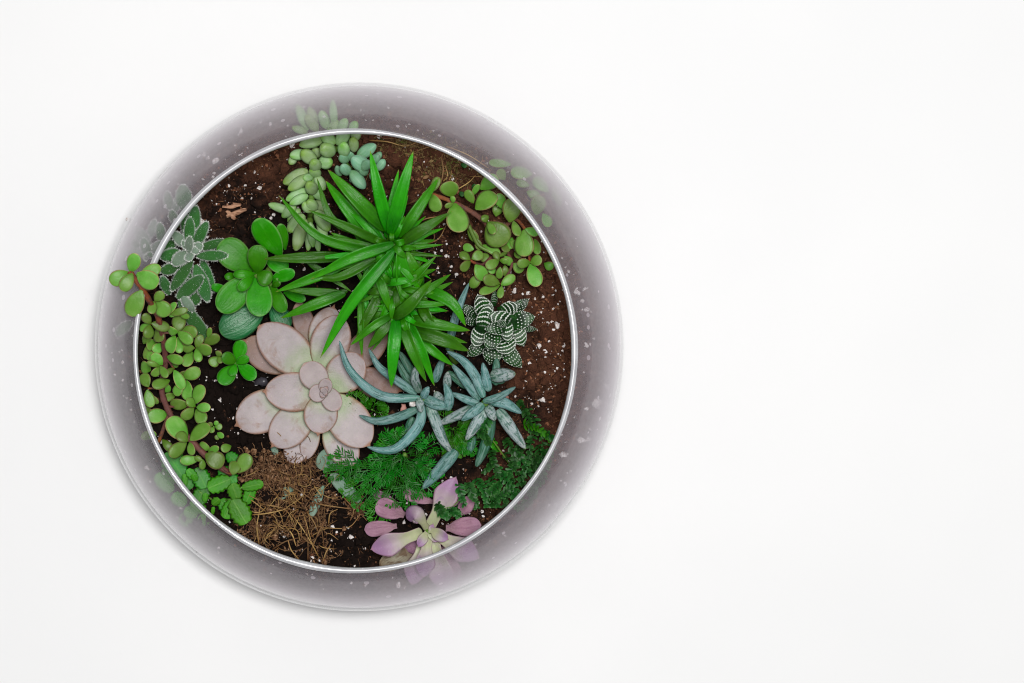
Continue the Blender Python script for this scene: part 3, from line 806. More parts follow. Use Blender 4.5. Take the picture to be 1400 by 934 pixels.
# ------------------------------------------------------------------ jade with big rounded leaves
j = thing('jade_plant', 'glossy green jade plant with big rounded leaves beside the pinkish grey rosette', 'succulent', 352, 378)
tube(j, [(356, 384, -13), (354, 380, 14), (351, 374, 31)], 3.2, 2.2, M_STEM_GRN, 'stem')
tube(j, [(356, 384, 2), (366, 388, 14), (373, 391, 22)], 2.2, 1.6, M_STEM_GRN, 'branch')
tube(j, [(356, 384, 4), (370, 366, 12), (384, 342, 20)], 2.2, 1.6, M_STEM_GRN, 'branch')
JD = [(351, 374, 354, 335, 29, 31, 39), (345, 371, 301, 331, 42, 24, 28), (384, 350, 351, 299, 37, 20, 33), (390, 341, 383, 306, 17, 22, 32),
      (347, 375, 299, 425, 40, 27, 31), (352, 376, 356, 433, 37, 26, 33), (349, 374, 319, 375, 14, 33, 36), (347, 377, 326, 397, 16, 33, 38), (352, 373, 371, 385, 23, 31, 33),
      (371, 391, 389, 427, 22, 24, 28), (370, 383, 403, 371, 19, 18, 22), (364, 354, 394, 368, 24, 17, 19), (314, 398, 289, 391, 13, 16, 22), (372, 392, 383, 386, 9, 25, 32),
      (373, 392, 379, 381, 8, 25, 31), (327, 378, 307, 378, 12, 18, 23), (388, 400, 418, 410, 15, 14, 18)]
for d in JD:
    leaf(j, d[:2], d[2:4], d[4], d[5], d[6], M_JADE, (0.78, 0.5, 0.22), thick=2.2, thick_top=0.45, cup=U(0, .2), roll=U(-.35, .35), ns=16, nv=9, arch=U(0, 2.5))
for d in [(362, 422, 301, 455, 46, 14, 17), (371, 414, 394, 450, 29, 9, 12), (340, 392, 318, 402, 16, 12, 13)]:
    leaf(j, d[:2], d[2:4], d[4], d[5], d[6], M_JADE_DK, (0.7, 0.5, 0.2), thick=2.2, cup=-0.08, roll=U(-.15, .15), ns=16, nv=9, arch=1.5)

s_ = thing('jade_sprig', 'small jade sprig of six leaves between the pinkish rosette and the reddish stem', 'succulent', 323, 500)
tube(s_, [(322, 503, -13), (323, 500, 6), (323, 497, 14)], 1.4, 1.0, M_STEM_GRN, 'stem')
rows(s_, [(323, 497, 304, 485, 18, 2), (323, 497, 340, 488, 14, 4), (324, 495, 331, 465, 22, 1), (322, 499, 301, 525, 25, 1), (325, 498, 350, 517, 21, 2), (322, 498, 316, 514, 14, 4)], M_JADE, 10, 1.6, (2, 5), (0.8, 0.5, 0.2), thick=1.6)
s2 = thing('jade_sprig', 'single pair of jade leaves on soil beside the woolly leaf tips', 'succulent', 299, 490)
tube(s2, [(300, 492, -13), (299, 489, 4), (298, 487, 9)], 1.0, 0.8, M_STEM_GRN, 'stem')
rows(s2, [(298, 488, 300, 480, 11, 2), (298, 488, 288, 500, 16, 1), (298, 488, 304, 496, 11, 2)], M_PORT, 7, 1.5, (1, 3), thick=1.4)

# ------------------------------------------------------------------ woolly plant at the glass
def woolly(label, c, stems, data, pale):
    t = thing('woolly_plant', label, 'succulent', c[0], c[1])
    for st in stems:
        tube(t, st, 2.0, 1.4, M_STEM_GRN, 'stem')
    for d in data:
        m = M_FUZZ_PALE if (d[7] if len(d) > 7 else 0) else M_FUZZ
        if pale:
            m = M_FUZZ_PALE if U(0, 1) < 0.5 else M_FUZZ
        leaf(t, d[:2], d[2:4], d[4], d[5], d[6], m, (0.62, 0.62, 0.25), thick=2.0, cup=U(.05, .2), roll=U(-.3, .3), ns=14, nv=7, arch=U(0, 2), hairs=170, hair_mat=M_HAIR)
woolly('grey green woolly plant with white haired leaves inside the lip, beside the jade plant', (258, 350),
       [[(256, 362, -13), (258, 352, 14), (259, 343, 28)], [(256, 375, -13), (256, 385, 6), (258, 392, 14)]],
       [(259, 338, 260, 296, 16, 27, 33), (266, 338, 284, 303, 16, 27, 33), (269, 350, 312, 349, 15, 27, 30), (272, 340, 309, 329, 14, 21, 23), (258, 345, 236, 362, 19, 27, 32, 1), (263, 356, 234, 398, 18, 25, 28),
        (257, 338, 235, 317, 15, 25, 29, 1), (258, 346, 260, 323, 12, 31, 36, 1), (258, 341, 249, 329, 9, 31, 35, 1), (265, 340, 277, 335, 13, 31, 34, 1), (259, 345, 260, 357, 14, 31, 36, 1), (262, 340, 272, 345, 10, 32, 35, 1),
        (242, 408, 278, 377, 20, 17, 20), (267, 362, 285, 413, 21, 15, 13), (242, 366, 219, 371, 16, 22, 26), (247, 345, 219, 352, 19, 19, 22), (231, 403, 222, 377, 16, 14, 20), (244, 412, 288, 467, 21, 12, 10),
        (265, 426, 249, 404, 14, 14, 18, 1), (262, 328, 268, 281, 19, 18, 20), (258, 330, 252, 290, 16, 16, 20), (272, 400, 262, 418, 16, 9, 9), (254, 372, 268, 396, 16, 11, 9), (276, 355, 292, 400, 16, 9, 7), (248, 355, 250, 385, 16, 14, 12), (240, 330, 225, 342, 14, 15, 18)], False)
woolly('pale woolly rosette pressed against the inside of the filmed glass', (212, 345),
       [[(222, 352, -13), (212, 350, 6), (205, 348, 12)], [(245, 310, -13), (244, 303, 6), (242, 296, 12)]],
       [(203, 352, 196, 325, 15, 14, 22), (206, 350, 222, 330, 16, 13, 18), (222, 332, 218, 304, 14, 12, 22), (241, 306, 234, 287, 13, 12, 20), (233, 287, 228, 261, 13, 10, 18), (252, 288, 250, 252, 23, 10, 20), (205, 337, 183, 310, 18, 10, 16),
        (197, 346, 163, 350, 18, 10, 14), (203, 351, 208, 346, 9, 17, 22), (202, 352, 196, 352, 9, 17, 22), (250, 282, 260, 262, 14, 10, 18), (180, 440, 158, 458, 15, 9, 12), (196, 330, 178, 335, 14, 9, 14), (180, 360, 165, 385, 16, 8, 12), (205, 325, 212, 300, 13, 9, 14), (236, 292, 246, 268, 14, 9, 15)], True)

# ------------------------------------------------------------------ small-leaved jade trailing over the lip
PL_TOP = [(178, 372, 187, 347, 20, 58, 62), (177, 373, 150, 386, 22, 57, 59), (181, 374, 167, 398, 19, 60, 61), (187, 374, 216, 390, 28, 60, 59), (191, 377, 220, 365, 18, 55, 55), (194, 397, 177, 432, 26, 55, 52)]
pl = thing('trailing_jade', 'red stemmed trailing jade with small round leaves climbing over the lip', 'succulent', 262, 603)
tube(pl, [(316, 648, 8), (300, 638, 12), (280, 622, 14), (262, 603, 15), (245, 585, 14), (232, 565, 14), (221, 533, 14), (226, 490, 18), (218, 440, 34), (204, 411, 48), (191, 390, 55), (177, 371, 58)], 1.7, 1.5, M_STEM_RED, 'stem', n=70, over=True, knots=0.18)
tube(pl, [(234, 562, 13), (226, 580, 10), (217, 604, 6)], 1.4, 1.1, M_STEM_RED, 'branch')
tube(pl, [(262, 603, 14), (264, 606, 6), (266, 608, -13)], 1.6, 1.8, M_STEM_RED, 'branch')
for br in ([(218, 440, 34), (212, 442, 34), (206, 443, 33)], [(222, 455, 29), (234, 455, 28), (243, 454, 28)], [(224, 478, 21), (245, 478, 22), (267, 476, 22)], [(225, 497, 18), (221, 500, 21), (219, 502, 23)],
           [(226, 488, 18), (233, 497, 18), (238, 505, 20)], [(228, 556, 14), (250, 556, 14), (267, 556, 16)], [(222, 530, 14), (212, 531, 14), (202, 531, 14)], [(300, 638, 12), (309, 646, 14), (317, 648, 16)], [(210, 420, 42), (212, 414, 44), (212, 411, 45)]):
    tube(pl, br, 0.75, 0.55, M_STEM_RED, 'twig', n=8, seg=6, over=True)
for d in PL_TOP:
    leaf(pl, d[:2], d[2:4], d[4], d[5], d[6], M_PORT, (0.72, 0.5, 0.2), thick=1.3, cup=U(-.05, .15), roll=U(-.3, .3), ns=14, nv=9, arch=U(0, 1.5), over=True)
# (base, tip, width, height mm)
PL = [(212, 412, 223, 399, 14, 46), (211, 412, 206, 429, 13, 45), (212, 412, 231, 431, 23, 42), (228, 429, 241, 414, 11, 36), (232, 430, 257, 423, 10, 35), (246, 430, 259, 434, 8, 35), (240, 431, 230, 430, 7, 35),
 (206, 443, 196, 429, 13, 36), (205, 443, 191, 451, 12, 33), (207, 442, 232, 449, 15, 35), (205, 444, 203, 463, 16, 34), (213, 450, 221, 467, 18, 25), (243, 454, 246, 430, 19, 29), (243, 454, 229, 451, 14, 31), (243, 454, 263, 469, 17, 31), (247, 451, 270, 456, 18, 23),
 (239, 459, 231, 482, 19, 27), (243, 461, 246, 483, 13, 22), (266, 476, 248, 477, 16, 24), (268, 475, 276, 458, 12, 27), (268, 476, 290, 480, 20, 25), (268, 477, 273, 495, 12, 27), (279, 471, 300, 459, 17, 14), (284, 462, 288, 448, 8, 16), (263, 481, 252, 501, 16, 17),
 (228, 488, 251, 494, 15, 21), (222, 499, 208, 484, 16, 25), (219, 501, 201, 495, 8, 27), (220, 502, 208, 514, 13, 24), (219, 501, 229, 516, 11, 27), (238, 503, 225, 512, 8, 22), (238, 506, 251, 532, 15, 23), (250, 516, 274, 506, 18, 16), (255, 520, 258, 548, 18, 11),
 (232, 520, 208, 528, 16, 19), (248, 523, 240, 541, 14, 20), (203, 529, 195, 511, 16, 17), (201, 533, 207, 557, 15, 16), (206, 507, 193, 499, 18, 10), (214, 470, 200, 472, 17, 16), (206, 468, 198, 491, 11, 13), (222, 470, 210, 482, 14, 17), (232, 470, 218, 478, 14, 15),
 (266, 552, 276, 526, 20, 18), (258, 553, 233, 553, 18, 16), (267, 556, 256, 545, 13, 21), (269, 557, 288, 557, 13, 20), (265, 558, 250, 574, 18, 18), (268, 560, 280, 578, 18, 14), (256, 601, 231, 571, 29, 19), (229, 566, 202, 571, 20, 9),
 (260, 602, 286, 580, 22, 22), (257, 603, 242, 592, 15, 25), (255, 605, 232, 624, 19, 21), (259, 605, 264, 622, 12, 23), (222, 601, 237, 617, 12, 10), (272, 628, 246, 630, 14, 15), (277, 630, 266, 625, 8, 19), (277, 628, 277, 642, 10, 19), (281, 621, 306, 635, 24, 18),
 (287, 615, 273, 607, 13, 14), (285, 618, 299, 611, 10, 16), (316, 610, 302, 615, 12, 12), (318, 649, 323, 631, 17, 20), (325, 646, 341, 621, 22, 18), (221, 523, 232, 536, 12, 10), (240, 540, 224, 545, 12, 8), (205, 540, 216, 552, 10, 9), (236, 485, 240, 503, 12, 13), (258, 508, 246, 516, 12, 10),
 (196, 555, 205, 565, 10, 8), (212, 570, 206, 560, 10, 7), (196, 470, 205, 455, 12, 18), (200, 482, 210, 490, 13, 14), (200, 590, 213, 597, 14, 8), (205, 600, 195, 592, 14, 7)]
for d in PL:
    leaf(pl, d[:2], d[2:4], d[4] * 1.06, d[5], d[5] + U(-3, 5), M_PORT, (0.72, 0.5, 0.15), thick=1.1, cup=U(-.1, .25), roll=U(-.6, .6), ns=12, nv=7, arch=U(0, 1.2))
# a tiny seedling
sd = thing('seedling', 'tiny round leaved seedling on black soil beside the trailing red stem', 'plant', 293, 588)
tube(sd, [(293, 592, -12), (293, 586, 4), (292, 583, 8)], 0.5, 0.4, M_STEM_GRN, 'stem')
rows(sd, [(291, 582, 284, 579, 8), (293, 581, 298, 576, 7), (294, 583, 304, 584, 10), (291, 584, 288, 592, 9), (297, 592, 306, 598, 9, 2), (300, 596, 294, 600, 8, 1)], M_PORT, 3, 1.5, (0, 1), (0.6, 0.5, 0.2), thick=0.8)

# ------------------------------------------------------------------ small-leaved jade at the other side
pr_ = thing('trailing_jade', 'red stemmed jade sprawling under the glass beside the zebra striped rosette', 'succulent', 668, 312)
tube(pr_, [(672, 330, -13), (671, 322, 6), (666, 307, 17), (655, 297, 20), (640, 287, 22), (620, 277, 24), (603, 270, 25), (591, 266, 26)], 1.9, 1.1, M_STEM_RED, 'stem', n=40, knots=0.18)
tube(pr_, [(672, 326, 4), (690, 310, 10), (705, 300, 14), (718, 313, 17)], 1.6, 0.9, M_STEM_RED, 'branch')
tube(pr_, [(641, 308, 18), (647, 322, 17), (655, 336, 16), (668, 343, 16), (682, 349, 14), (692, 345, 6), (694, 340, -12)], 1.2, 1.2, M_STEM_GRN, 'branch')
tube(pr_, [(672, 352, 10), (660, 362, 14), (650, 360, 17), (643, 356, 19)], 1.1, 0.8, M_STEM_RED, 'branch')
tube(pr_, [(694, 345, 5), (700, 360, 9), (694, 376, 12), (685, 389, 16)], 1.0, 0.7, M_STEM_RED, 'branch')
tube(pr_, [(718, 330, 5), (722, 345, 10), (725, 360, 15)], 1.0, 0.7, M_STEM_RED, 'branch')
PRL = [(618, 269, 612, 248, 26, 26), (592, 266, 597, 290, 20, 27), (590, 266, 577, 267, 10, 29), (590, 263, 600, 242, 12, 27), (622, 278, 628, 318, 33, 26), (619, 278, 619, 268, 8, 28), (620, 278, 608, 283, 8, 29), (647, 278, 637, 260, 14, 26), (650, 286, 677, 264, 27, 24),
 (666, 304, 661, 294, 12, 24), (667, 304, 690, 335, 38, 20), (667, 304, 676, 320, 12, 26), (697, 304, 702, 271, 26, 20), (690, 287, 679, 265, 16, 15), (657, 259, 680, 241, 21, 17), (678, 296, 682, 279, 15, 8), (702, 302, 709, 323, 13, 17), (717, 314, 716, 351, 28, 19),
 (718, 313, 736, 320, 12, 22), (731, 327, 736, 348, 12, 15), (712, 338, 706, 353, 14, 8), (725, 359, 707, 361, 14, 18), (725, 359, 741, 354, 15, 18), (725, 361, 735, 392, 21, 16), (702, 360, 714, 372, 14, 7), (643, 355, 629, 345, 13, 21), (645, 354, 660, 346, 14, 21), (643, 357, 630, 370, 14, 20),
 (650, 362, 664, 382, 20, 20), (657, 375, 643, 393, 15, 14), (682, 357, 664, 365, 14, 19), (682, 356, 676, 344, 10, 20), (683, 356, 695, 358, 10, 20), (683, 388, 661, 380, 17, 18), (683, 390, 655, 401, 13, 14), (686, 391, 683, 408, 10, 19), (685, 390, 704, 377, 14, 17), (684, 365, 682, 381, 10, 14), (676, 362, 670, 374, 12, 11), (690, 362, 692, 378, 10, 11),
 (660, 335, 684, 347, 13, 16), (648, 341, 633, 337, 12, 13), (640, 311, 652, 331, 14, 15), (652, 326, 656, 342, 10, 15), (744, 360, 756, 367, 13, 4), (688, 330, 694, 345, 14, 7), (700, 325, 694, 340, 16, 6), (664, 350, 672, 362, 12, 8), (645, 268, 655, 252, 9, 12), (655, 348, 668, 355, 14, 8),
 (668, 380, 676, 395, 14, 8), (697, 330, 712, 338, 14, 9), (690, 350, 700, 362, 12, 10), (700, 268, 690, 262, 10, 15),
 # behind the glass
 (699, 225, 668, 222, 13, 9), (728, 238, 698, 234, 20, 13), (690, 246, 681, 232, 15, 14), (750, 262, 730, 243, 18, 9), (733, 294, 738, 267, 22, 15), (724, 254, 706, 249, 11, 14), (766, 282, 758, 254, 13, 6), (742, 292, 752, 310, 15, 9), (720, 262, 738, 270, 14, 8)]
for d in PRL:
    leaf(pr_, d[:2], d[2:4], d[4] * 1.05, d[5], d[5] + U(-2, 5), M_PORT, (0.75, 0.5, 0.15), thick=1.1, cup=U(-.1, .25), roll=U(-.45, .45), ns=13, nv=7, arch=U(0, 1.2))

# ------------------------------------------------------------------ scalloped creeper
sc = thing('scalloped_creeper', 'bright green creeper with scalloped leaves beside dry brown moss', 'plant', 305, 680)
for st in ([(300, 690, -12), (310, 684, 6), (318, 682, 10)], [(285, 665, -12), (300, 662, 6), (314, 656, 11)], [(262, 660, -12), (258, 652, 3), (254, 646, 6)], [(318, 682, 10), (327, 670, 11), (331, 666, 12)], [(300, 690, -2), (285, 680, 2), (272, 672, 4)]):
    tube(sc, st, 0.6, 0.45, M_STEM_GRN, 'stem', seg=6)
for d in [(318, 683, 337, 716, 30, 12), (318, 684, 307, 709, 20, 9), (325, 684, 317, 661, 21, 11), (335, 690, 346, 666, 17, 9), (331, 667, 360, 661, 16, 12), (315, 655, 284, 668, 24, 12),
          (280, 686, 281, 674, 9, 9), (290, 690, 300, 682, 12, 8), (254, 664, 252, 648, 8, 9), (268, 655, 256, 642, 14, 9), (290, 704, 292, 693, 6, 8), (268, 658, 264, 648, 11, 10)]:
    leaf(sc, d[:2], d[2:4], d[4], d[5], d[5] + U(0, 2), M_SCAL, (0.42, 0.36, 0.2), thick=0.5, cup=U(-.1, .1), roll=U(-.25, .25), ns=26, nv=7, scallop=5 if d[4] > 15 else 3)
for d in [(268, 640, 282, 667, 26, 5), (250, 652, 228, 618, 34, 4), (282, 664, 268, 690, 24, 3), (262, 668, 240, 640, 26, 2), (300, 640, 322, 662, 24, 4), (300, 684, 318, 700, 20, 4), (310, 620, 326, 634, 18, 3), (280, 700, 262, 684, 20, 2), (240, 660, 224, 640, 20, 3),
          (236, 672, 214, 648, 22, 3), (254, 690, 236, 676, 20, 3), (270, 705, 252, 697, 18, 3), (286, 716, 272, 706, 16, 3), (262, 716, 246, 706, 20, 2), (292, 728, 280, 722, 12, 2)]:
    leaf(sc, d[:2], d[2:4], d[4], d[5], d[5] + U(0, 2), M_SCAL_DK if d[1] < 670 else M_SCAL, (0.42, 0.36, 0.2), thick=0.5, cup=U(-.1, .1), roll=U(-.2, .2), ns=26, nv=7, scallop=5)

# ------------------------------------------------------------------ bead-leaved sedums
def sedum(label, c, stem, data, mat):
    t = thing('sedum', label, 'succulent', c[0], c[1], group=None)
    for st in stem:
        tube(t, st, 2.2, 1.6, M_STEM_GRN, 'stem')
    for d in data:
        zb, zt = d[5], d[6]
        leaf(t, d[:2], d[2:4], d[4], zb, zt, mat, (0.45, 0.52, 0.3), thick=d[4] * 0.22, thick_top=0.55, cup=0.06, roll=U(-.2, .2), ns=12, nv=7, arch=U(0, 1.2))
sedum('pale green bead leaved sedum passing under the lip beside grey perlite', (445, 205),
      [[(445, 215, -13), (447, 206, 8), (450, 190, 14), (450, 175, 17)], [(445, 215, -2), (435, 224, 8), (430, 236, 14)], [(450, 205, 0), (468, 202, 8), (482, 194, 12)]],
      [(442, 191, 409, 199, 16, 17, 19), (458, 196, 439, 184, 17, 18, 20), (455, 211, 440, 199, 22, 15, 25), (461, 197, 477, 179, 18, 16, 19), (470, 213, 470, 195, 18, 14, 24), (484, 207, 483, 187, 15, 13, 20), (485, 192, 488, 177, 15, 12, 14),
       (436, 223, 455, 221, 20, 12, 15), (434, 232, 428, 219, 18, 16, 26), (431, 222, 412, 206, 20, 13, 19), (419, 210, 396, 213, 16, 11, 13), (404, 214, 396, 225, 12, 8, 10), (434, 242, 427, 229, 17, 11, 20), (436, 214, 429, 202, 14, 6, 10),
       (421, 178, 406, 142, 15, 13, 16), (433, 174, 422, 146, 15, 13, 16), (434, 179, 418, 157, 16, 15, 19), (447, 176, 439, 151, 16, 14, 18), (457, 174, 455, 136, 12, 14, 20), (464, 180, 474, 162, 15, 14, 18), (420, 181, 399, 174, 12, 13, 15), (479, 180, 488, 166, 14, 12, 15), (450, 182, 462, 164, 15, 12, 16)], M_SEDUM)
sedum('pale trailing sedum stem running under the tall strappy blades', (420, 290),
      [[(424, 300, -13), (425, 290, 6), (426, 270, 12), (428, 250, 13), (430, 238, 11)], [(424, 300, 2), (422, 315, 8), (420, 326, 10)]],
      [(421, 233, 387, 251, 19, 15, 13), (421, 241, 394, 260, 17, 17, 16), (427, 242, 414, 244, 12, 15, 19), (432, 240, 444, 260, 15, 13, 14), (430, 264, 421, 249, 18, 15, 24), (418, 251, 408, 252, 10, 13, 15), (420, 259, 391, 274, 15, 15, 14), (421, 267, 396, 279, 14, 17, 17),
       (398, 290, 367, 279, 13, 9, 9), (404, 280, 386, 297, 15, 12, 9), (432, 286, 420, 274, 17, 16, 23), (416, 294, 394, 317, 21, 14, 12), (414, 303, 404, 343, 19, 16, 12), (425, 310, 421, 343, 12, 14, 11), (430, 312, 436, 345, 11, 13, 10), (432, 288, 450, 316, 19, 15, 13), (418, 300, 412, 332, 14, 14, 10),
       (424, 304, 428, 338, 13, 17, 13), (436, 296, 446, 336, 14, 12, 9), (430, 276, 448, 288, 15, 13, 12), (428, 262, 444, 272, 14, 14, 13), (424, 290, 415, 276, 14, 18, 22), (410, 286, 394, 304, 14, 10, 8)], M_SEDUM)
sedum('blue green sedum bud with striped fat leaves behind the tallest blade', (490, 226),
      [[(488, 236, -13), (489, 230, 8), (491, 224, 14)], [(478, 232, 0), (473, 226, 8), (471, 219, 11)]],
      [(489, 214, 514, 198, 18, 15, 19), (503, 231, 481, 215, 22, 18, 22), (500, 239, 494, 226, 14, 16, 20), (480, 234, 499, 258, 18, 16, 17), (476, 238, 468, 225, 16, 14, 22), (466, 240, 460, 227, 11, 10, 15), (474, 222, 466, 211, 15, 12, 17), (482, 220, 478, 208, 11, 12, 17),
       (516, 232, 526, 218, 13, 12, 15), (514, 218, 521, 208, 10, 12, 14), (508, 222, 518, 212, 13, 13, 17), (490, 240, 478, 248, 11, 9, 9), (506, 238, 516, 244, 13, 11, 12), (494, 232, 506, 220, 15, 19, 24)], M_SEDUM_BL)

# ------------------------------------------------------------------ zebra haworthia
hw = thing('zebra_rosette', 'dark green rosette with white zebra bands and toothed edges on brown soil', 'succulent', 681, 450)
tube(hw, [(681, 452, -13), (681, 451, 6), (681, 450, 14)], 4.0, 2.5, M_JADE_DK, 'stem')
HO = [(698, 441, 731, 433, 25, 10, 13, 'D'), (703, 447, 716, 473, 23, 9, 10, 'B'), (699, 427, 723, 409, 16, 7, 11, 'D'), (689, 476, 713, 502, 22, 6, 8, 'D'), (676, 474, 669, 498, 27, 6, 7, 'D'), (661, 468, 639, 487, 19, 4, 5, 'D'), (652, 433, 631, 417, 15, 5, 8, 'D'), (652, 441, 633, 436, 13, 4, 6, 'D'),
      (714, 449, 734, 450, 9, 5, 7, 'D'), (675, 417, 677, 397, 9, 5, 8, 'D'), (660, 446, 648, 476, 22, 11, 15, 'B'), (667, 433, 653, 403, 25, 10, 17, 'B'), (660, 452, 669, 415, 24, 15, 22, 'B'), (684, 428, 710, 416, 20, 11, 17, 'B'), (703, 442, 667, 430, 23, 19, 25, 'B'), (688, 460, 696, 486, 30, 13, 17, 'B'),
      (677, 453, 667, 479, 24, 18, 22, 'D'), (691, 438, 695, 469, 18, 20, 24, 'B'), (693, 447, 663, 450, 19, 22, 27, 'D'), (684, 440, 692, 446, 10, 24, 28, 'D'), (690, 444, 680, 440, 11, 23, 29, 'D')]
for d in HO:
    leaf(hw, d[:2], d[2:4], d[4] * 1.06, d[5], d[6], M_HAW_B if d[7] == 'B' else M_HAW_D, (0.42, 0.74, 0.85), thick=1.8, thick_top=0.6, cup=0.12, roll=U(-.12, .12), ns=18, nv=11, arch=1.5, tip_mm=0.5)

# ------------------------------------------------------------------ blue chalk sticks
def chalk(label, c, stem, data):
    t = thing('chalk_stick_plant', label, 'succulent', c[0], c[1])
    for st in stem:
        tube(t, st, 2.6, 2.0, M_STEM_GRN, 'stem')
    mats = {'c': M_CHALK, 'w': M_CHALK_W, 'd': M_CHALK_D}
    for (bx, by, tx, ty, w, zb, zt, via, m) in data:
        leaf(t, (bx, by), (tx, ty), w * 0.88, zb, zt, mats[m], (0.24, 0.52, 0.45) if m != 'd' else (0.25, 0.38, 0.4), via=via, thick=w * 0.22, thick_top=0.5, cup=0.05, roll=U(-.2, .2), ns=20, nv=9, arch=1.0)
    return t
chalk('blue grey chalk stick plant with long curved fingers arching over the pinkish rosette', (576, 548),
      [[(580, 556, -13), (578, 550, 14), (576, 545, 28)]],
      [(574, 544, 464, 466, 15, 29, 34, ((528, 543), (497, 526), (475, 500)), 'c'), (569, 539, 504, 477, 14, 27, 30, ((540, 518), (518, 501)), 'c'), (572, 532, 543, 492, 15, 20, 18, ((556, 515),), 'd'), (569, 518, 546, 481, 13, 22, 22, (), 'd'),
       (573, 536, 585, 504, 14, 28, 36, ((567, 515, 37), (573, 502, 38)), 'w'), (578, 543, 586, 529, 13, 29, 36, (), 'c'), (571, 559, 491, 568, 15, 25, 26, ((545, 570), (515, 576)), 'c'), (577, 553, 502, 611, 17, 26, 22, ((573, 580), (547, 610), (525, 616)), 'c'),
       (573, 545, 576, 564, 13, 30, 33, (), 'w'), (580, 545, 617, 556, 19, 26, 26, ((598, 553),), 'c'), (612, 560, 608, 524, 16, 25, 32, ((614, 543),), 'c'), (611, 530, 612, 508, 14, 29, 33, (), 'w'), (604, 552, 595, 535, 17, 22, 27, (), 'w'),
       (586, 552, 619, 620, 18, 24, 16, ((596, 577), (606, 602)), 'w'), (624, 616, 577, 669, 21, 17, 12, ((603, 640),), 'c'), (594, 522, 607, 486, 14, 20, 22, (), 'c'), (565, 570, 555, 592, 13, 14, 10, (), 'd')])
chalk('blue grey chalk stick plant with blunt waxy fingers between two strappy and mossy plants', (664, 556),
      [[(666, 562, -13), (665, 557, 12), (663, 550, 24)], [(628, 500, -13), (620, 490, 6), (614, 476, 14)]],
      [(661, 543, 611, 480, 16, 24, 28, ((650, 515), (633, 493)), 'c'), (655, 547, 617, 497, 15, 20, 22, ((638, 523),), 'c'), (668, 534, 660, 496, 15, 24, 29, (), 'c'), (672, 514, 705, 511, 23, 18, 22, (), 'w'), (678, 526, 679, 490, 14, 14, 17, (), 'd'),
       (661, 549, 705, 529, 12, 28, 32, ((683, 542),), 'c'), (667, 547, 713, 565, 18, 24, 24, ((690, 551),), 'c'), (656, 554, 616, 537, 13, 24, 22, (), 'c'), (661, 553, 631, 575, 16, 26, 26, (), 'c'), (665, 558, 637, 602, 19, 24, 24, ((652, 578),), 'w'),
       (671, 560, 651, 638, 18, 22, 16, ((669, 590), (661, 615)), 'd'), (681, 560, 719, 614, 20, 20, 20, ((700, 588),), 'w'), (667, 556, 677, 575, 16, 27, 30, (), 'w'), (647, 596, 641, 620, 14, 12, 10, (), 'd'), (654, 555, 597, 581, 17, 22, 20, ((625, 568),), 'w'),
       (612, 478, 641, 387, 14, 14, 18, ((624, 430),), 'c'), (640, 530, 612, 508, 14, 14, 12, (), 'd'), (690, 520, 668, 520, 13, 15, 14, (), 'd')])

# ------------------------------------------------------------------ lilac rosette under the lip
pu = thing('lilac_rosette', 'lilac rosette succulent with pale green centre half hidden by the lip', 'succulent', 585, 729)
tube(pu, [(586, 732, -13), (586, 731, 8), (586, 728, 20)], 3.4, 2.4, M_STEM_GRN, 'stem')
SP = ('kite', 0.62, 0.46)
for d in [(577, 727, 508, 751, 34, 18, 23, 4), (588, 720, 623, 653, 35, 18, 24, 3), (590, 725, 612, 737, 18, 22, 25, 1), (591, 727, 654, 763, 36, 16, 18, 3), (585, 732, 578, 789, 30, 19, 22, 2), (592, 733, 611, 808, 36, 15, 15, 3), (579, 740, 563, 799, 33, 10, 12, 2), (583, 728, 572, 747, 14, 22, 25, 1),
          (587, 728, 592, 717, 8, 21, 22, 0), (585, 731, 600, 740, 9, 21, 22, 0)]:
    leaf(pu, d[:2], d[2:4], d[4], d[5], d[6], M_PURP, SP if d[4] > 20 else (0.7, 0.6, 0.5), thick=1.3, thick_top=0.4, cup=0.12, fold=0.28, roll=U(-.2, .2), ns=20, nv=9, arch=d[7], tip_mm=0.7, wave=0.3)
leaf(pu, (584, 723), (556, 708), 26, 19, 20, M_PURP, (1.1, 0.42, 0.4), via=((570, 704, 26),), thick=2.0, cup=-0.25, ns=20, nv=9, arch=2)
for d in [(610, 722, 657, 718, 27, 7, 11), (627, 706, 644, 680, 21, 6, 9), (553, 704, 515, 688, 30, 6, 10), (542, 719, 499, 724, 22, 4, 6), (592, 686, 552, 673, 19, 4, 6), (543, 688, 511, 674, 17, 3, 5), (604, 748, 624, 793, 27, 7, 8), (614, 697, 629, 664, 18, 12, 14), (620, 745, 642, 742, 18, 4, 6), (575, 740, 556, 752, 18, 5, 5)]:
    leaf(pu, d[:2], d[2:4], d[4], d[5], d[6], M_PURP_OLD, (0.8, 0.45, 0.35), thick=1.6, cup=0.2, fold=0.1, roll=U(-.3, .3), ns=18, nv=9, arch=1.5, wave=0.6, tip_mm=0.5)
leaf(pu, (567, 750), (520, 776), 28, 5, 6, M_DEAD, (0.6, 0.4, 0.3), thick=1.0, cup=0.1, ns=16, nv=9, wave=0.8)

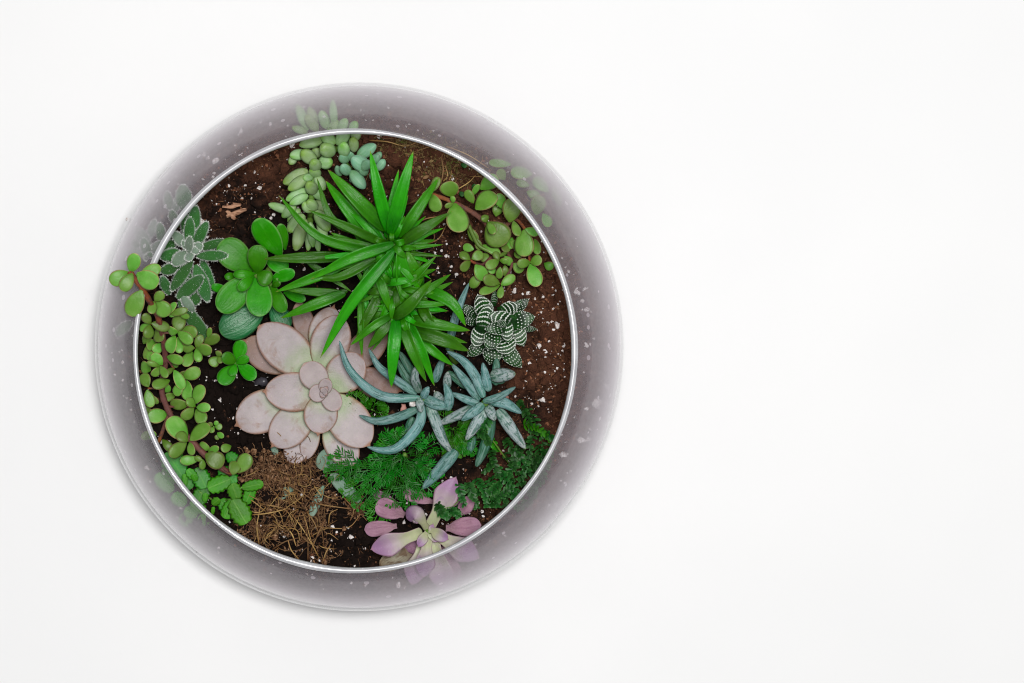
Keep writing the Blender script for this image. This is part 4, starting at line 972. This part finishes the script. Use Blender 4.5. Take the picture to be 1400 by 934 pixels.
# ------------------------------------------------------------------ feathery green plant
def frond(parent, b, t, w, zb, zt, mat, n=6, arch=3.0, name='frond'):
    ctrl = [P(b[0], b[1], SOIL + zb * 1e-3), P((b[0] + t[0]) / 2 + U(-4, 4), (b[1] + t[1]) / 2 + U(-4, 4), SOIL + (zb + zt) * 5e-4 + arch * 1e-3), P(t[0], t[1], SOIL + zt * 1e-3)]
    s, C = curve_pts(ctrl, n * 2, even=True)
    T, S, N = frames(C, U(-.3, .3))
    k = (CAM_H - SOIL) / FPX
    V = []; F = []; UV = []
    def blade(p, d, nrm, L, wd, u0):
        d = d / (np.linalg.norm(d) + 1e-9)
        sd = np.cross(d, nrm); sd = sd / (np.linalg.norm(sd) + 1e-9) * wd
        i = len(V)
        V.extend([p - sd * .35, p + sd * .35, p + d * L * .6 + sd + nrm * wd * .3, p + d * L, p + d * L * .6 - sd + nrm * wd * .3, p + d * L * .5 - nrm * wd * .3])
        UV.extend([(u0, .3), (u0, .7), (u0 + .1, .9), (min(1, u0 + .25), .5), (u0 + .1, .1), (u0 + .1, .5)])
        F.extend([(i, i + 1, i + 5), (i + 1, i + 2, i + 5), (i + 2, i + 3, i + 5), (i + 3, i + 4, i + 5), (i + 4, i, i + 5)])
    for i in range(len(s) - 1):                       # rachis
        q = len(V); r = 0.00018
        V.extend([C[i] - S[i] * r, C[i] + S[i] * r, C[i + 1] + S[i + 1] * r, C[i + 1] - S[i + 1] * r])
        UV.extend([(s[i], .4), (s[i], .6), (s[i], .6), (s[i], .4)]); F.append((q, q + 1, q + 2, q + 3))
    for i in range(2, len(s)):
        for sg in (-1, 1):
            if i % 2 == (0 if sg > 0 else 1) and i < len(s) - 1:
                continue
            L = 0.5 * w * k * (0.35 + 0.9 * math.sin(math.pi * min(1, 0.15 + 0.85 * s[i])) ** 0.8) * U(.8, 1.15)
            d = S[i] * sg * 0.85 + T[i] * 0.7 + N[i] * U(-.25, .25)
            d /= np.linalg.norm(d)
            q0 = C[i]
            for f in (0.45, 0.75, 1.0):          # pinna with narrow lobes
                p = q0 + d * L * f * 0.75
                for sg2 in (-1, 1):
                    dd = d * 0.85 + np.cross(N[i], d) * sg2 * (0.65 if f < 1 else 0.25)
                    blade(p, dd, N[i] + np.array([U(-.3, .3), U(-.3, .3), 0]), L * U(.5, .75) * (1.2 - 0.4 * f), 0.00042, s[i] * 0.7)
            qn = len(V); r = 0.00014
            sd = np.cross(d, N[i]) * r
            V.extend([q0 - sd, q0 + sd, q0 + d * L * .8 + sd, q0 + d * L * .8 - sd]); UV.extend([(s[i] * .6, .5)] * 4); F.append((qn, qn + 1, qn + 2, qn + 3))
    return mesh_obj(name, keep_inside(np.array(V)), F, mat, parent, C[0], np.array(UV), smooth=False)
fe = thing('feathery_plant', 'bright green feathery leaved plant beneath the curved chalk fingers', 'plant', 552, 622)
tube(fe, [(556, 626, -13), (555, 624, 3), (553, 621, 8)], 1.6, 1.2, M_STEM_GRN, 'stem')
for (tx, ty) in [(447, 648), (452, 630), (470, 676), (488, 694), (512, 712), (532, 690), (506, 628), (488, 645), (468, 652), (560, 694), (590, 672), (604, 645), (545, 668), (576, 660), (520, 602), (540, 590), (612, 600), (500, 668), (520, 658), (578, 600), (560, 585), (535, 615), (548, 645), (585, 640), (530, 600)]:
    d = math.hypot(tx - 552, ty - 622)
    f = min(0.75, max(0.1, 1 - 48 / max(d, 1)))
    frond(fe, (552 + (tx - 552) * f + U(-4, 4), 622 + (ty - 622) * f + U(-4, 4)), (tx, ty), U(26, 36), U(3, 12) , U(5, 17), M_FERN if U(0, 1) < .9 else M_FERN_LT, 5)
    if f > 0.2:
        tube(fe, [(552, 622, 6), (552 + (tx - 552) * f * .5, 622 + (ty - 622) * f * .5, 9), (552 + (tx - 552) * f, 622 + (ty - 622) * f, 8)], 0.35, 0.3, M_FERN, 'stalk', n=6, seg=5)
f2 = thing('feathery_plant', 'light green feathery sprig between the pinkish rosette and a chalk finger', 'plant', 506, 560)
tube(f2, [(516, 566, -13), (512, 562, 4), (508, 560, 9)], 0.6, 0.4, M_STEM_GRN, 'stem')
for a in [(508, 560, 478, 540, 26), (508, 560, 494, 552, 22), (510, 562, 520, 548, 24), (510, 563, 496, 570, 20), (512, 562, 528, 565, 22)]:
    frond(f2, a[:2], a[2:4], a[4], 9, U(18, 20) if a[2] == 478 else U(10, 14), M_FERN_LT, 6)
f3 = thing('feathery_plant', 'light green feathery sprig between the two chalk stick plants', 'plant', 620, 590)
tube(f3, [(618, 590, -13), (619, 588, 4), (620, 586, 8)], 0.6, 0.4, M_STEM_GRN, 'stem')
for a in [(620, 586, 640, 606, 28), (620, 586, 632, 622, 26), (620, 584, 642, 584, 26), (618, 588, 606, 560, 24), (618, 590, 612, 625, 24), (622, 590, 648, 620, 22), (618, 585, 600, 592, 24)]:
    frond(f3, a[:2], a[2:4], a[4], 8, U(9, 12), M_FERN_LT if U(0, 1) < .7 else M_FERN, 7)

# ------------------------------------------------------------------ clubmoss-like plant
def sprig(parent, pts, mat, n=11, ll=9.0, lw=4.6):
    C0 = [P(p[0], p[1], SOIL + p[2] * 1e-3) for p in pts]
    s, C = curve_pts(C0, n, even=True)
    T, S, N = frames(C, U(-.6, .6)); k = (CAM_H - SOIL) / FPX
    V = []; F = []; UV = []
    for i in range(len(s)):
        for sg in (-1, 1, 0):
            if sg == 0 and i % 2:
                continue
            L = ll * k * U(.7, 1.2) * (1.1 - 0.35 * s[i]); wd = lw * k * .5 * U(.8, 1.2)
            d = S[i] * sg * .8 + T[i] * U(.4, .9) + N[i] * (U(.1, .7) if sg else 1.2); d /= np.linalg.norm(d)
            nr = N[i] - d * (N[i] @ d) + S[i] * U(-.3, .3); nr /= np.linalg.norm(nr) + 1e-9
            sd = np.cross(d, nr) * wd; p = C[i]; q = len(V)
            V.extend([p - sd * .4, p + sd * .4, p + d * L * .45 + sd, p + d * L * .8 + sd * .75 - nr * wd * .3, p + d * L - nr * wd * .6, p + d * L * .8 - sd * .75 - nr * wd * .3, p + d * L * .45 - sd, p + d * L * .5 - nr * wd * .35])
            UV.extend([(.1, .3), (.1, .7), (.5, .95), (.8, .9), (1, .5), (.8, .1), (.5, .05), (.5, .5)])
            for a in range(7):
                F.append((q + a, q + (a + 1) % 7, q + 7))
    for i in range(len(s) - 1):
        q = len(V); r = .0003
        V.extend([C[i] - S[i] * r, C[i] + S[i] * r, C[i + 1] + S[i + 1] * r, C[i + 1] - S[i + 1] * r]); UV.extend([(.1, .5)] * 4); F.append((q, q + 1, q + 2, q + 3))
    return mesh_obj('sprig', keep_inside(np.array(V)), F, mat, parent, C[0], np.array(UV))
cm = thing('clubmoss', 'low dark green mossy plant of tiny leaves creeping along the lip', 'plant', 705, 640)
SPR = [(708, 548, 728, 590), (722, 560, 742, 606), (716, 580, 752, 600), (740, 590, 756, 600), (735, 610, 748, 634), (720, 600, 742, 650), (705, 615, 735, 660), (690, 620, 720, 672), (680, 640, 712, 678), (668, 612, 680, 650), (700, 640, 690, 690), (660, 660, 688, 682), (650, 655, 665, 690),
       (640, 665, 652, 692), (670, 690, 698, 668), (712, 650, 738, 640), (690, 600, 712, 625), (676, 626, 662, 645), (725, 625, 708, 668), (685, 660, 668, 674), (730, 590, 722, 630), (665, 590, 680, 615), (715, 605, 700, 640), (745, 615, 735, 655), (655, 672, 640, 690), (628, 690, 624, 704), (620, 682, 632, 700),
       (700, 660, 705, 690), (665, 605, 655, 590), (680, 650, 700, 655), (756, 610, 745, 645), (745, 650, 728, 678), (730, 672, 708, 696), (672, 652, 680, 690), (714, 628, 690, 650), (695, 675, 676, 690), (738, 640, 722, 668), (722, 642, 735, 625)]
for a in SPR:
    z = U(3, 9)
    sprig(cm, [(a[0], a[1], z - 2), ((a[0] + a[2]) / 2 + U(-4, 4), (a[1] + a[3]) / 2 + U(-4, 4), z + U(1, 5)), (a[2], a[3], z + U(0, 3))], M_CLUB if U(0, 1) < .93 else M_FERN_LT, n=R.randint(6, 9))
for a in [(668, 572, 658, 590), (660, 585, 668, 606), (654, 588, 664, 598)]:
    sprig(cm, [(a[0], a[1], 24), ((a[0] + a[2]) / 2, (a[1] + a[3]) / 2, 26), (a[2], a[3], 24)], M_CLUB, n=7)
tube(cm, [(700, 640, -13), (690, 625, 6), (672, 600, 18), (664, 588, 25)], 0.5, 0.4, M_STEM_GRN, 'stem')
for a in [(598, 690, 606, 702), (612, 695, 626, 704), (600, 698, 612, 706), (626, 662, 634, 688), (640, 660, 648, 682)]:
    sprig(cm, [(a[0], a[1], 26), ((a[0] + a[2]) / 2, (a[1] + a[3]) / 2, 28), (a[2], a[3], 27)], M_CLUB, n=6)
tube(cm, [(650, 672, 2), (636, 670, 16), (622, 690, 26), (600, 697, 26)], 0.3, 0.25, M_STEM_GRN, 'stem')

# ------------------------------------------------------------------ dry moss and stalks
dm = thing('dried_moss', 'tangle of dry brown moss and straw coloured stalks against the lip', 'dried plant', 400, 690)
ST = [[(436, 762, 3), (426, 742, 8), (412, 720, 10), (398, 702, 8)], [(432, 755, 3), (424, 735, 9), (418, 715, 12), (414, 700, 10)], [(421, 765, 3), (420, 738, 9), (418, 715, 12)], [(444, 752, 4), (440, 728, 10), (436, 705, 14), (434, 690, 12)],
      [(354, 744, 3), (352, 720, 8), (354, 700, 11), (357, 688, 10)], [(358, 738, 3), (352, 722, 9), (348, 708, 8)], [(346, 704, 8), (365, 703, 10), (388, 696, 10), (395, 692, 8)], [(356, 688, 10), (376, 693, 12), (394, 697, 9)], [(392, 660, 14), (410, 673, 14), (432, 686, 12)],
      [(428, 688, 12), (445, 692, 12), (480, 695, 10)], [(432, 720, 4), (448, 722, 6), (476, 721, 7), (494, 704, 6)], [(450, 716, 3), (452, 703, 6), (462, 697, 8)], [(372, 751, 4), (390, 741, 8), (408, 736, 8)], [(408, 764, 3), (398, 752, 7), (394, 740, 9)], [(426, 754, 3), (434, 732, 9), (444, 712, 10)],
      [(366, 736, 4), (378, 720, 8), (386, 710, 9)], [(390, 718, 5), (400, 730, 8), (404, 746, 6)], [(440, 770, 3), (446, 756, 7), (452, 744, 5)], [(376, 640, 12), (388, 648, 14), (400, 650, 12)], [(420, 700, 10), (428, 712, 12), (436, 728, 8)], [(340, 680, 8), (352, 690, 10), (362, 700, 8)], [(412, 740, 4), (428, 738, 9), (440, 728, 8)],
      [(430, 664, 12), (438, 676, 13), (440, 680, 11)], [(470, 680, 4), (484, 696, 8), (478, 712, 6)]]
for st in ST:
    tube(dm, [(p[0] + U(-1, 1), p[1] + U(-1, 1), p[2]) for p in st], U(.32, .5), U(.22, .36), M_DRY, 'stalk', n=12, seg=5)
for _ in range(64):
    x, y = R.gauss(395, 30), R.gauss(695, 36); a = U(0, 6.28); L = U(12, 38)
    if math.hypot(x - 486.5, y - 479) > 296 or x < 338 or x > 470:
        continue
    z = U(4, 12)
    tube(dm, [(x, y, z - 2), (x + L / 2 * math.cos(a) + U(-6, 6), y + L / 2 * math.sin(a) + U(-6, 6), z + U(0, 3)), (x + L * math.cos(a), y + L * math.sin(a) * .9, z - U(0, 4))], U(.16, .32), U(.12, .22), M_DRY, 'stalk', n=9, seg=5)
for _ in range(70):                                # wiry curls
    x, y = R.gauss(392, 32), R.gauss(690, 36); a = U(0, 6.28); k_ = U(-.9, .9); z = U(7, 15); pts = []
    for i in range(6):
        if math.hypot(x - 486.5, y - 479) > 297 or x < 336:
            break
        pts.append((x, y, z)); x += 7 * math.cos(a); y += 7 * math.sin(a); a += k_ + U(-.4, .4); z += U(-3, 2.5)
    if len(pts) > 3:
        tube(dm, pts, U(.16, .36), U(.1, .22), M_DRY, 'stalk', n=14, seg=5)
# curled bits
gb = np.random.default_rng(77); V = []; F = []; cnt = 0
def dry_patch(cx, cy, sx, sy, n, zmax):
    global cnt
    for _ in range(n):
        x, y = gb.normal(cx, sx), gb.normal(cy, sy)
        if math.hypot(x - 486.5, y - 479) > 318:
            continue
        p = P(x, y, SOIL); z = float(soil_z(p[0], p[1])) + gb.random() ** 2 * zmax
        p = P(x, y, z)
        if gb.random() < 0.25:                       # crumpled scrap
            a = gb.uniform(0, 6.28); L = gb.uniform(.0009, .0028); w = L * gb.uniform(.18, .40)
            d = np.array([math.cos(a), math.sin(a), gb.normal() * .5]); sd = np.array([-math.sin(a), math.cos(a), gb.normal() * .5]) * w
            nr = np.cross(d, sd); nr /= np.linalg.norm(nr) + 1e-9; nr *= L * gb.uniform(-.5, .5)
            q = len(V)
            V.extend([p - sd * .3, p + sd * .3, p + d * L * .5 + sd + nr, p + d * L * .5 - sd + nr, p + d * L, p + d * L * .5 + nr * 1.3 - np.array([0, 0, w])])
            F.extend([(q, q + 1, q + 2, q + 3), (q + 3, q + 2, q + 4), (q, q + 3, q + 5), (q + 1, q + 5, q + 2), (q + 3, q + 4, q + 5), (q + 2, q + 5, q + 4)])
        else:                                        # curled thread
            th = gb.uniform(0, 6.28); kap = gb.normal() * 420; L = gb.uniform(.0018, .0055); w = gb.uniform(.00010, .00024); sl = gb.normal() * .45
            q0 = len(V); c = p.copy()
            for i in range(6):
                sd = np.array([-math.sin(th), math.cos(th), gb.normal() * .3]) * w
                V.extend([c - sd, c + sd, c + np.array([0, 0, w * 1.4])])
                c = c + np.array([math.cos(th), math.sin(th), sl]) * L / 5; th += kap * L / 5; sl -= .12
                if i:
                    q = q0 + 3 * i
                    F.extend([(q - 3, q - 1, q + 2, q), (q - 1, q - 2, q + 1, q + 2)])
for a in [(395, 650, 22, 12, 560, .012), (420, 635, 22, 10, 340, .010), (372, 640, 22, 14, 420, .010), (375, 690, 22, 20, 300, .009), (400, 720, 25, 22, 240, .008), (350, 718, 12, 14, 350, .007), (430, 700, 14, 18, 420, .012), (486, 694, 6, 6, 220, .010), (360, 650, 14, 14, 400, .010), (440, 680, 10, 8, 220, .012), (445, 762, 14, 8, 200, .004)]:
    dry_patch(*a)
o = mesh_obj('moss_bits', keep_inside(np.array(V)), F, M_DRYBIT, dm, np.array(dm.location), smooth=False); o['kind'] = 'stuff'
# pale seed heads in the moss
gk = np.random.default_rng(5)
for (x, y) in [(348, 618), (361, 616), (345, 660), (358, 628), (371, 626), (338, 616), (344, 645), (330, 655), (384, 606), (370, 700), (376, 735), (428, 690), (470, 722), (445, 770)]:
    Vr, Fr = rock(P(x, y, SOIL + .009), U(.0014, .0024), int(gk.integers(1e6)), ICO2, .4, .8)
    mesh_obj('seed_head', Vr, Fr, M_DRYBIT, dm, P(x, y, SOIL + .009))

# dry roots and litter near the back of the bowl
dr = thing('dry_roots', 'dry tan roots and moss litter on brown soil behind the tall blades', 'dried plant', 600, 215)
RT = [[(592, 246, 4), (602, 250, 8), (606, 232, 9), (604, 214, 8), (612, 206, 4)], [(505, 192, 4), (530, 194, 7), (555, 200, 5), (575, 192, 6)], [(556, 212, 4), (572, 206, 7), (590, 200, 6), (600, 199, 4)], [(540, 205, 3), (560, 211, 6), (580, 206, 4)], [(606, 248, 3), (612, 240, 5), (608, 225, 6)],
      [(560, 278, 4), (570, 272, 10), (572, 270, 14)], [(562, 312, 3), (580, 300, 12), (600, 296, 14), (612, 294, 10)], [(584, 334, 2), (600, 326, 8), (610, 308, 10)], [(570, 322, 3), (588, 314, 9), (596, 308, 8)], [(555, 280, 4), (566, 276, 8), (580, 268, 8)], [(516, 186, 4), (528, 190, 5), (545, 188, 4)], [(620, 262, 4), (640, 250, 6), (650, 240, 4)], [(592, 315, 3), (594, 325, 4), (590, 330, 2)],
      [(630, 210, 3), (650, 222, 5), (660, 240, 5)], [(610, 200, 3), (640, 212, 6), (668, 230, 4)]]
for st in RT:
    tube(dr, st, U(.35, .55), U(.2, .3), M_DRY, 'root', n=14, seg=5)
for _ in range(46):
    x, y = R.gauss(600, 42), R.gauss(215, 18); a = U(0, 6.28); L = U(8, 26)
    if math.hypot(x - 486.5, y - 479) > 300:
        continue
    tube(dr, [(x, y, 1), (x + L / 2 * math.cos(a) + U(-4, 4), y + L / 2 * math.sin(a) + U(-4, 4), U(3, 6)), (x + L * math.cos(a), y + L * math.sin(a), 1.5)], U(.14, .3), U(.1, .2), M_DRY, 'root', n=8, seg=5)
V = []; F = []
for a in [(590, 200, 30, 10, 500, .005), (620, 225, 26, 14, 600, .005), (540, 200, 20, 10, 250, .004), (655, 245, 16, 12, 260, .005)]:
    dry_patch(*a)
M_LIT = NB('moss_litter'); tc = M_LIT.n('ShaderNodeTexCoord').outputs['Object']
cc = M_LIT.mix(M_LIT.step(M_LIT.noise(tc, 380.0, 2.0), 0.36, 0.66), (0.075, 0.035, 0.014), (0.24, 0.165, 0.07))
cc = M_LIT.mix(M_LIT.step(M_LIT.noise(tc, 150.0, 2.0), 0.58, 0.66), cc, (0.12, 0.15, 0.03))
M_LIT = M_LIT.done(M_LIT.principled(cc, 0.85, 0.12).outputs[0])
o = mesh_obj('litter_bits', keep_inside(np.array(V)), F, M_LIT, dr, np.array(dr.location), smooth=False); o['kind'] = 'stuff'
for a in [(594, 222, 602, 214, 6), (598, 226, 606, 220, 5), (630, 224, 638, 228, 7), (645, 258, 652, 254, 9), (560, 206, 572, 208, 5), (588, 240, 578, 244, 5), (628, 262, 634, 268, 7)]:
    leaf(dr, a[:2], a[2:4], a[4], 4, 5, M_CLUB if a[4] > 5 else M_DRY, thick=0.4, name='scrap')

# ------------------------------------------------------------------ loose leaves, bark and stones
LO = [((452, 614), (438, 642), 25, 8, 'broad teal leaf lying at the foot of the pinkish rosette'), ((492, 686), (452, 648), 20, 5, 'long grey green leaf lying under the feathery fronds'), ((442, 664), (424, 708), 13, 7, 'narrow pale grey green leaf standing in the dry moss'),
      ((402, 664), (378, 682), 14, 4, 'small dull grey green leaf half buried in dry moss'), ((372, 606), (378, 622), 10, 6, 'dark green leaf tip under the lowest pinkish rosette leaf'), ((470, 640), (450, 634), 14, 5, 'bluish leaf end between teal leaf and feathery fronds')]
for bb, tt, w, z, lab in LO:
    o = leaf(None, bb, tt, w, z - 2, z, M_TEAL, (0.5, 0.4, 0.3), thick=1.2, cup=U(-.1, .15), roll=U(-.3, .3), ns=14, nv=9, name='loose_leaf', wave=0.4)
    tag(o, lab, 'leaf')
M_BARK = NB('bark_chip'); tc = M_BARK.n('ShaderNodeTexCoord').outputs['Object']
cc = M_BARK.mix(M_BARK.step(M_BARK.noise(M_BARK.vmul(tc, (1, 4, 1)), 260.0, 3.0), 0.35, 0.65), (0.16, 0.07, 0.04), (0.48, 0.27, 0.17))
M_BARK = M_BARK.done(M_BARK.principled(cc, 0.85, 0.15).outputs[0])
def chip(a, b_, w, z, lab):
    o = leaf(None, a, b_, w, z, z + 2, M_BARK, (0.2, 0.2, 0.7), thick=1.3, ns=9, nv=5, name='bark_chip', wave=0.9, roll=U(-.5, .5))
    tag(o, lab, 'wood chip')
chip((304, 282), (330, 280), 9, 5, 'tan wood chip lying above the others on brown soil'); chip((310, 296), (337, 286), 7, 6, 'longest tan wood chip, slanting across the soil'); chip((310, 288), (322, 300), 6, 6, 'small splintered tan wood chip beneath the slanting one')
def stone(px, py, d, lab, mat, name='perlite_granule', group=None, cat='perlite', z=None, seed=None):
    p = P(px, py, SOIL); zz = float(soil_z(p[0], p[1])) if z is None or z < 10 else SOIL + z * 1e-3
    r = d * 0.5 * (CAM_H - zz) / FPX
    p = P(px, py, zz + r * 0.35)
    Vr, Fr = rock(p, r * 1.25, seed or int(px * 31 + py * 17), ICO2, 0.45, 0.7)
    o = mesh_obj(name, keep_inside(Vr), Fr, mat, None, p)
    return tag(o, lab, cat, group)
LM = [(681, 450, 'the zebra striped rosette'), (690, 320, 'the sprawling red stemmed jade'), (350, 375, 'the big leaved jade plant'), (320, 500, 'the small jade sprig'), (585, 729, 'the lilac rosette'), (445, 200, 'the pale bead leaved sedum'), (690, 630, 'the low mossy plant'),
      (320, 286, 'the tan wood chips'), (600, 215, 'the dry tan roots'), (400, 700, 'the dry brown moss'), (258, 345, 'the woolly plant'), (600, 365, 'the shorter strappy plant'), (300, 680, 'the scalloped creeper'), (230, 520, 'the trailing red stemmed jade')]
def near(x, y):
    return min(LM, key=lambda q: math.hypot(q[0] - x, q[1] - y))[2]
GP = 'perlite granules on the soil'
for (x, y, d) in [(295, 220, 11), (338, 241, 9), (353, 258, 9), (399, 197, 12), (527, 190, 11), (519, 186, 9), (534, 191, 7), (274, 303, 8), (318, 252, 6), (293, 236, 6), (741, 428, 8), (762, 444, 11), (768, 449, 7), (738, 473, 9), (745, 479, 8), (771, 472, 7), (757, 498, 5), (753, 532, 6), (741, 546, 9), (746, 548, 7), (698, 383, 9), (710, 381, 9), (703, 397, 8), (698, 372, 7), (694, 360, 8), (704, 405, 6),
                (757, 404, 7), (722, 402, 6), (614, 352, 9), (610, 350, 6), (600, 372, 6), (605, 383, 7), (590, 388, 5), (536, 243, 8), (588, 246, 6), (276, 521, 7), (308, 533, 8), (300, 548, 7), (323, 560, 6), (265, 545, 5), (480, 733, 7), (498, 748, 6), (452, 750, 6), (543, 697, 8), (569, 308, 6), (563, 340, 6)]:
    stone(x, y, d, ('large' if d > 8 else 'small') + ' white perlite granule on bare soil nearest ' + near(x, y), M_PERL, group=GP)
GQ = 'perlite granules behind the glass'
for (x, y, d) in [(286, 216, 13), (279, 210, 9), (210, 277, 11), (203, 287, 10), (206, 310, 7), (278, 245, 6), (790, 398, 11), (800, 396, 9), (796, 411, 9), (803, 423, 9), (813, 549, 18), (801, 559, 9), (798, 601, 20), (790, 591, 9), (800, 590, 9), (770, 622, 14), (797, 535, 7), (804, 513, 6), (787, 571, 7), (814, 464, 8), (835, 444, 8), (836, 460, 6), (828, 527, 10), (760, 690, 7), (751, 692, 6), (805, 455, 7), (801, 472, 8), (790, 640, 7), (792, 650, 9),
                (392, 168, 8), (370, 170, 6), (400, 140, 9), (505, 150, 7), (560, 168, 8), (620, 160, 7), (200, 640, 10), (222, 668, 8), (195, 662, 9), (330, 770, 8), (255, 700, 8), (300, 755, 7), (180, 560, 7), (168, 520, 6), (175, 300, 7), (240, 240, 7), (330, 180, 7), (440, 800, 6), (420, 790, 7), (545, 800, 8), (660, 780, 7), (700, 745, 8), (740, 720, 7), (780, 670, 8)]:
    stone(x, y, d, ('large' if d > 8 else 'small') + ' pale perlite granule under filmed glass nearest ' + near(x, y), M_PERL, group=GQ)
b = NB('dark_pebble'); M_DPEB = b.done(b.principled((0.05, 0.045, 0.055), 0.35, 0.5).outputs[0])
b = NB('pink_stone'); M_PINK = b.done(b.principled((0.45, 0.22, 0.18), 0.6, 0.3).outputs[0])
stone(359, 521, 18, 'dark glossy pebble under the pinkish rosette beside the small jade sprig', M_DPEB, 'pebble', None, 'pebble', 3)
stone(347, 524, 11, 'grey curled shell bit beside the dark glossy pebble', M_PERL, 'shell_bit', None, 'shell', 4)
stone(563, 551, 12, 'white pebble lodged against the centre of the curved chalk fingers', M_PERL, 'pebble', None, 'pebble', 27)
stone(551, 558, 9, 'pinkish pebble beside the white one under a chalk finger', M_PINK, 'pebble', None, 'pebble', 20)
stone(681, 680, 7, 'pink stone at the edge of the low mossy plant', M_PINK, 'pebble', None, 'pebble', 4)
stone(691, 541, 12, 'reddish brown bark nugget below the pointed chalk finger', M_PINK, 'bark_nugget', None, 'bark', 8)
stone(619, 404, 8, 'reddish brown bark nugget on black soil near the upright chalk finger', M_PINK, 'bark_nugget', None, 'bark', 2)
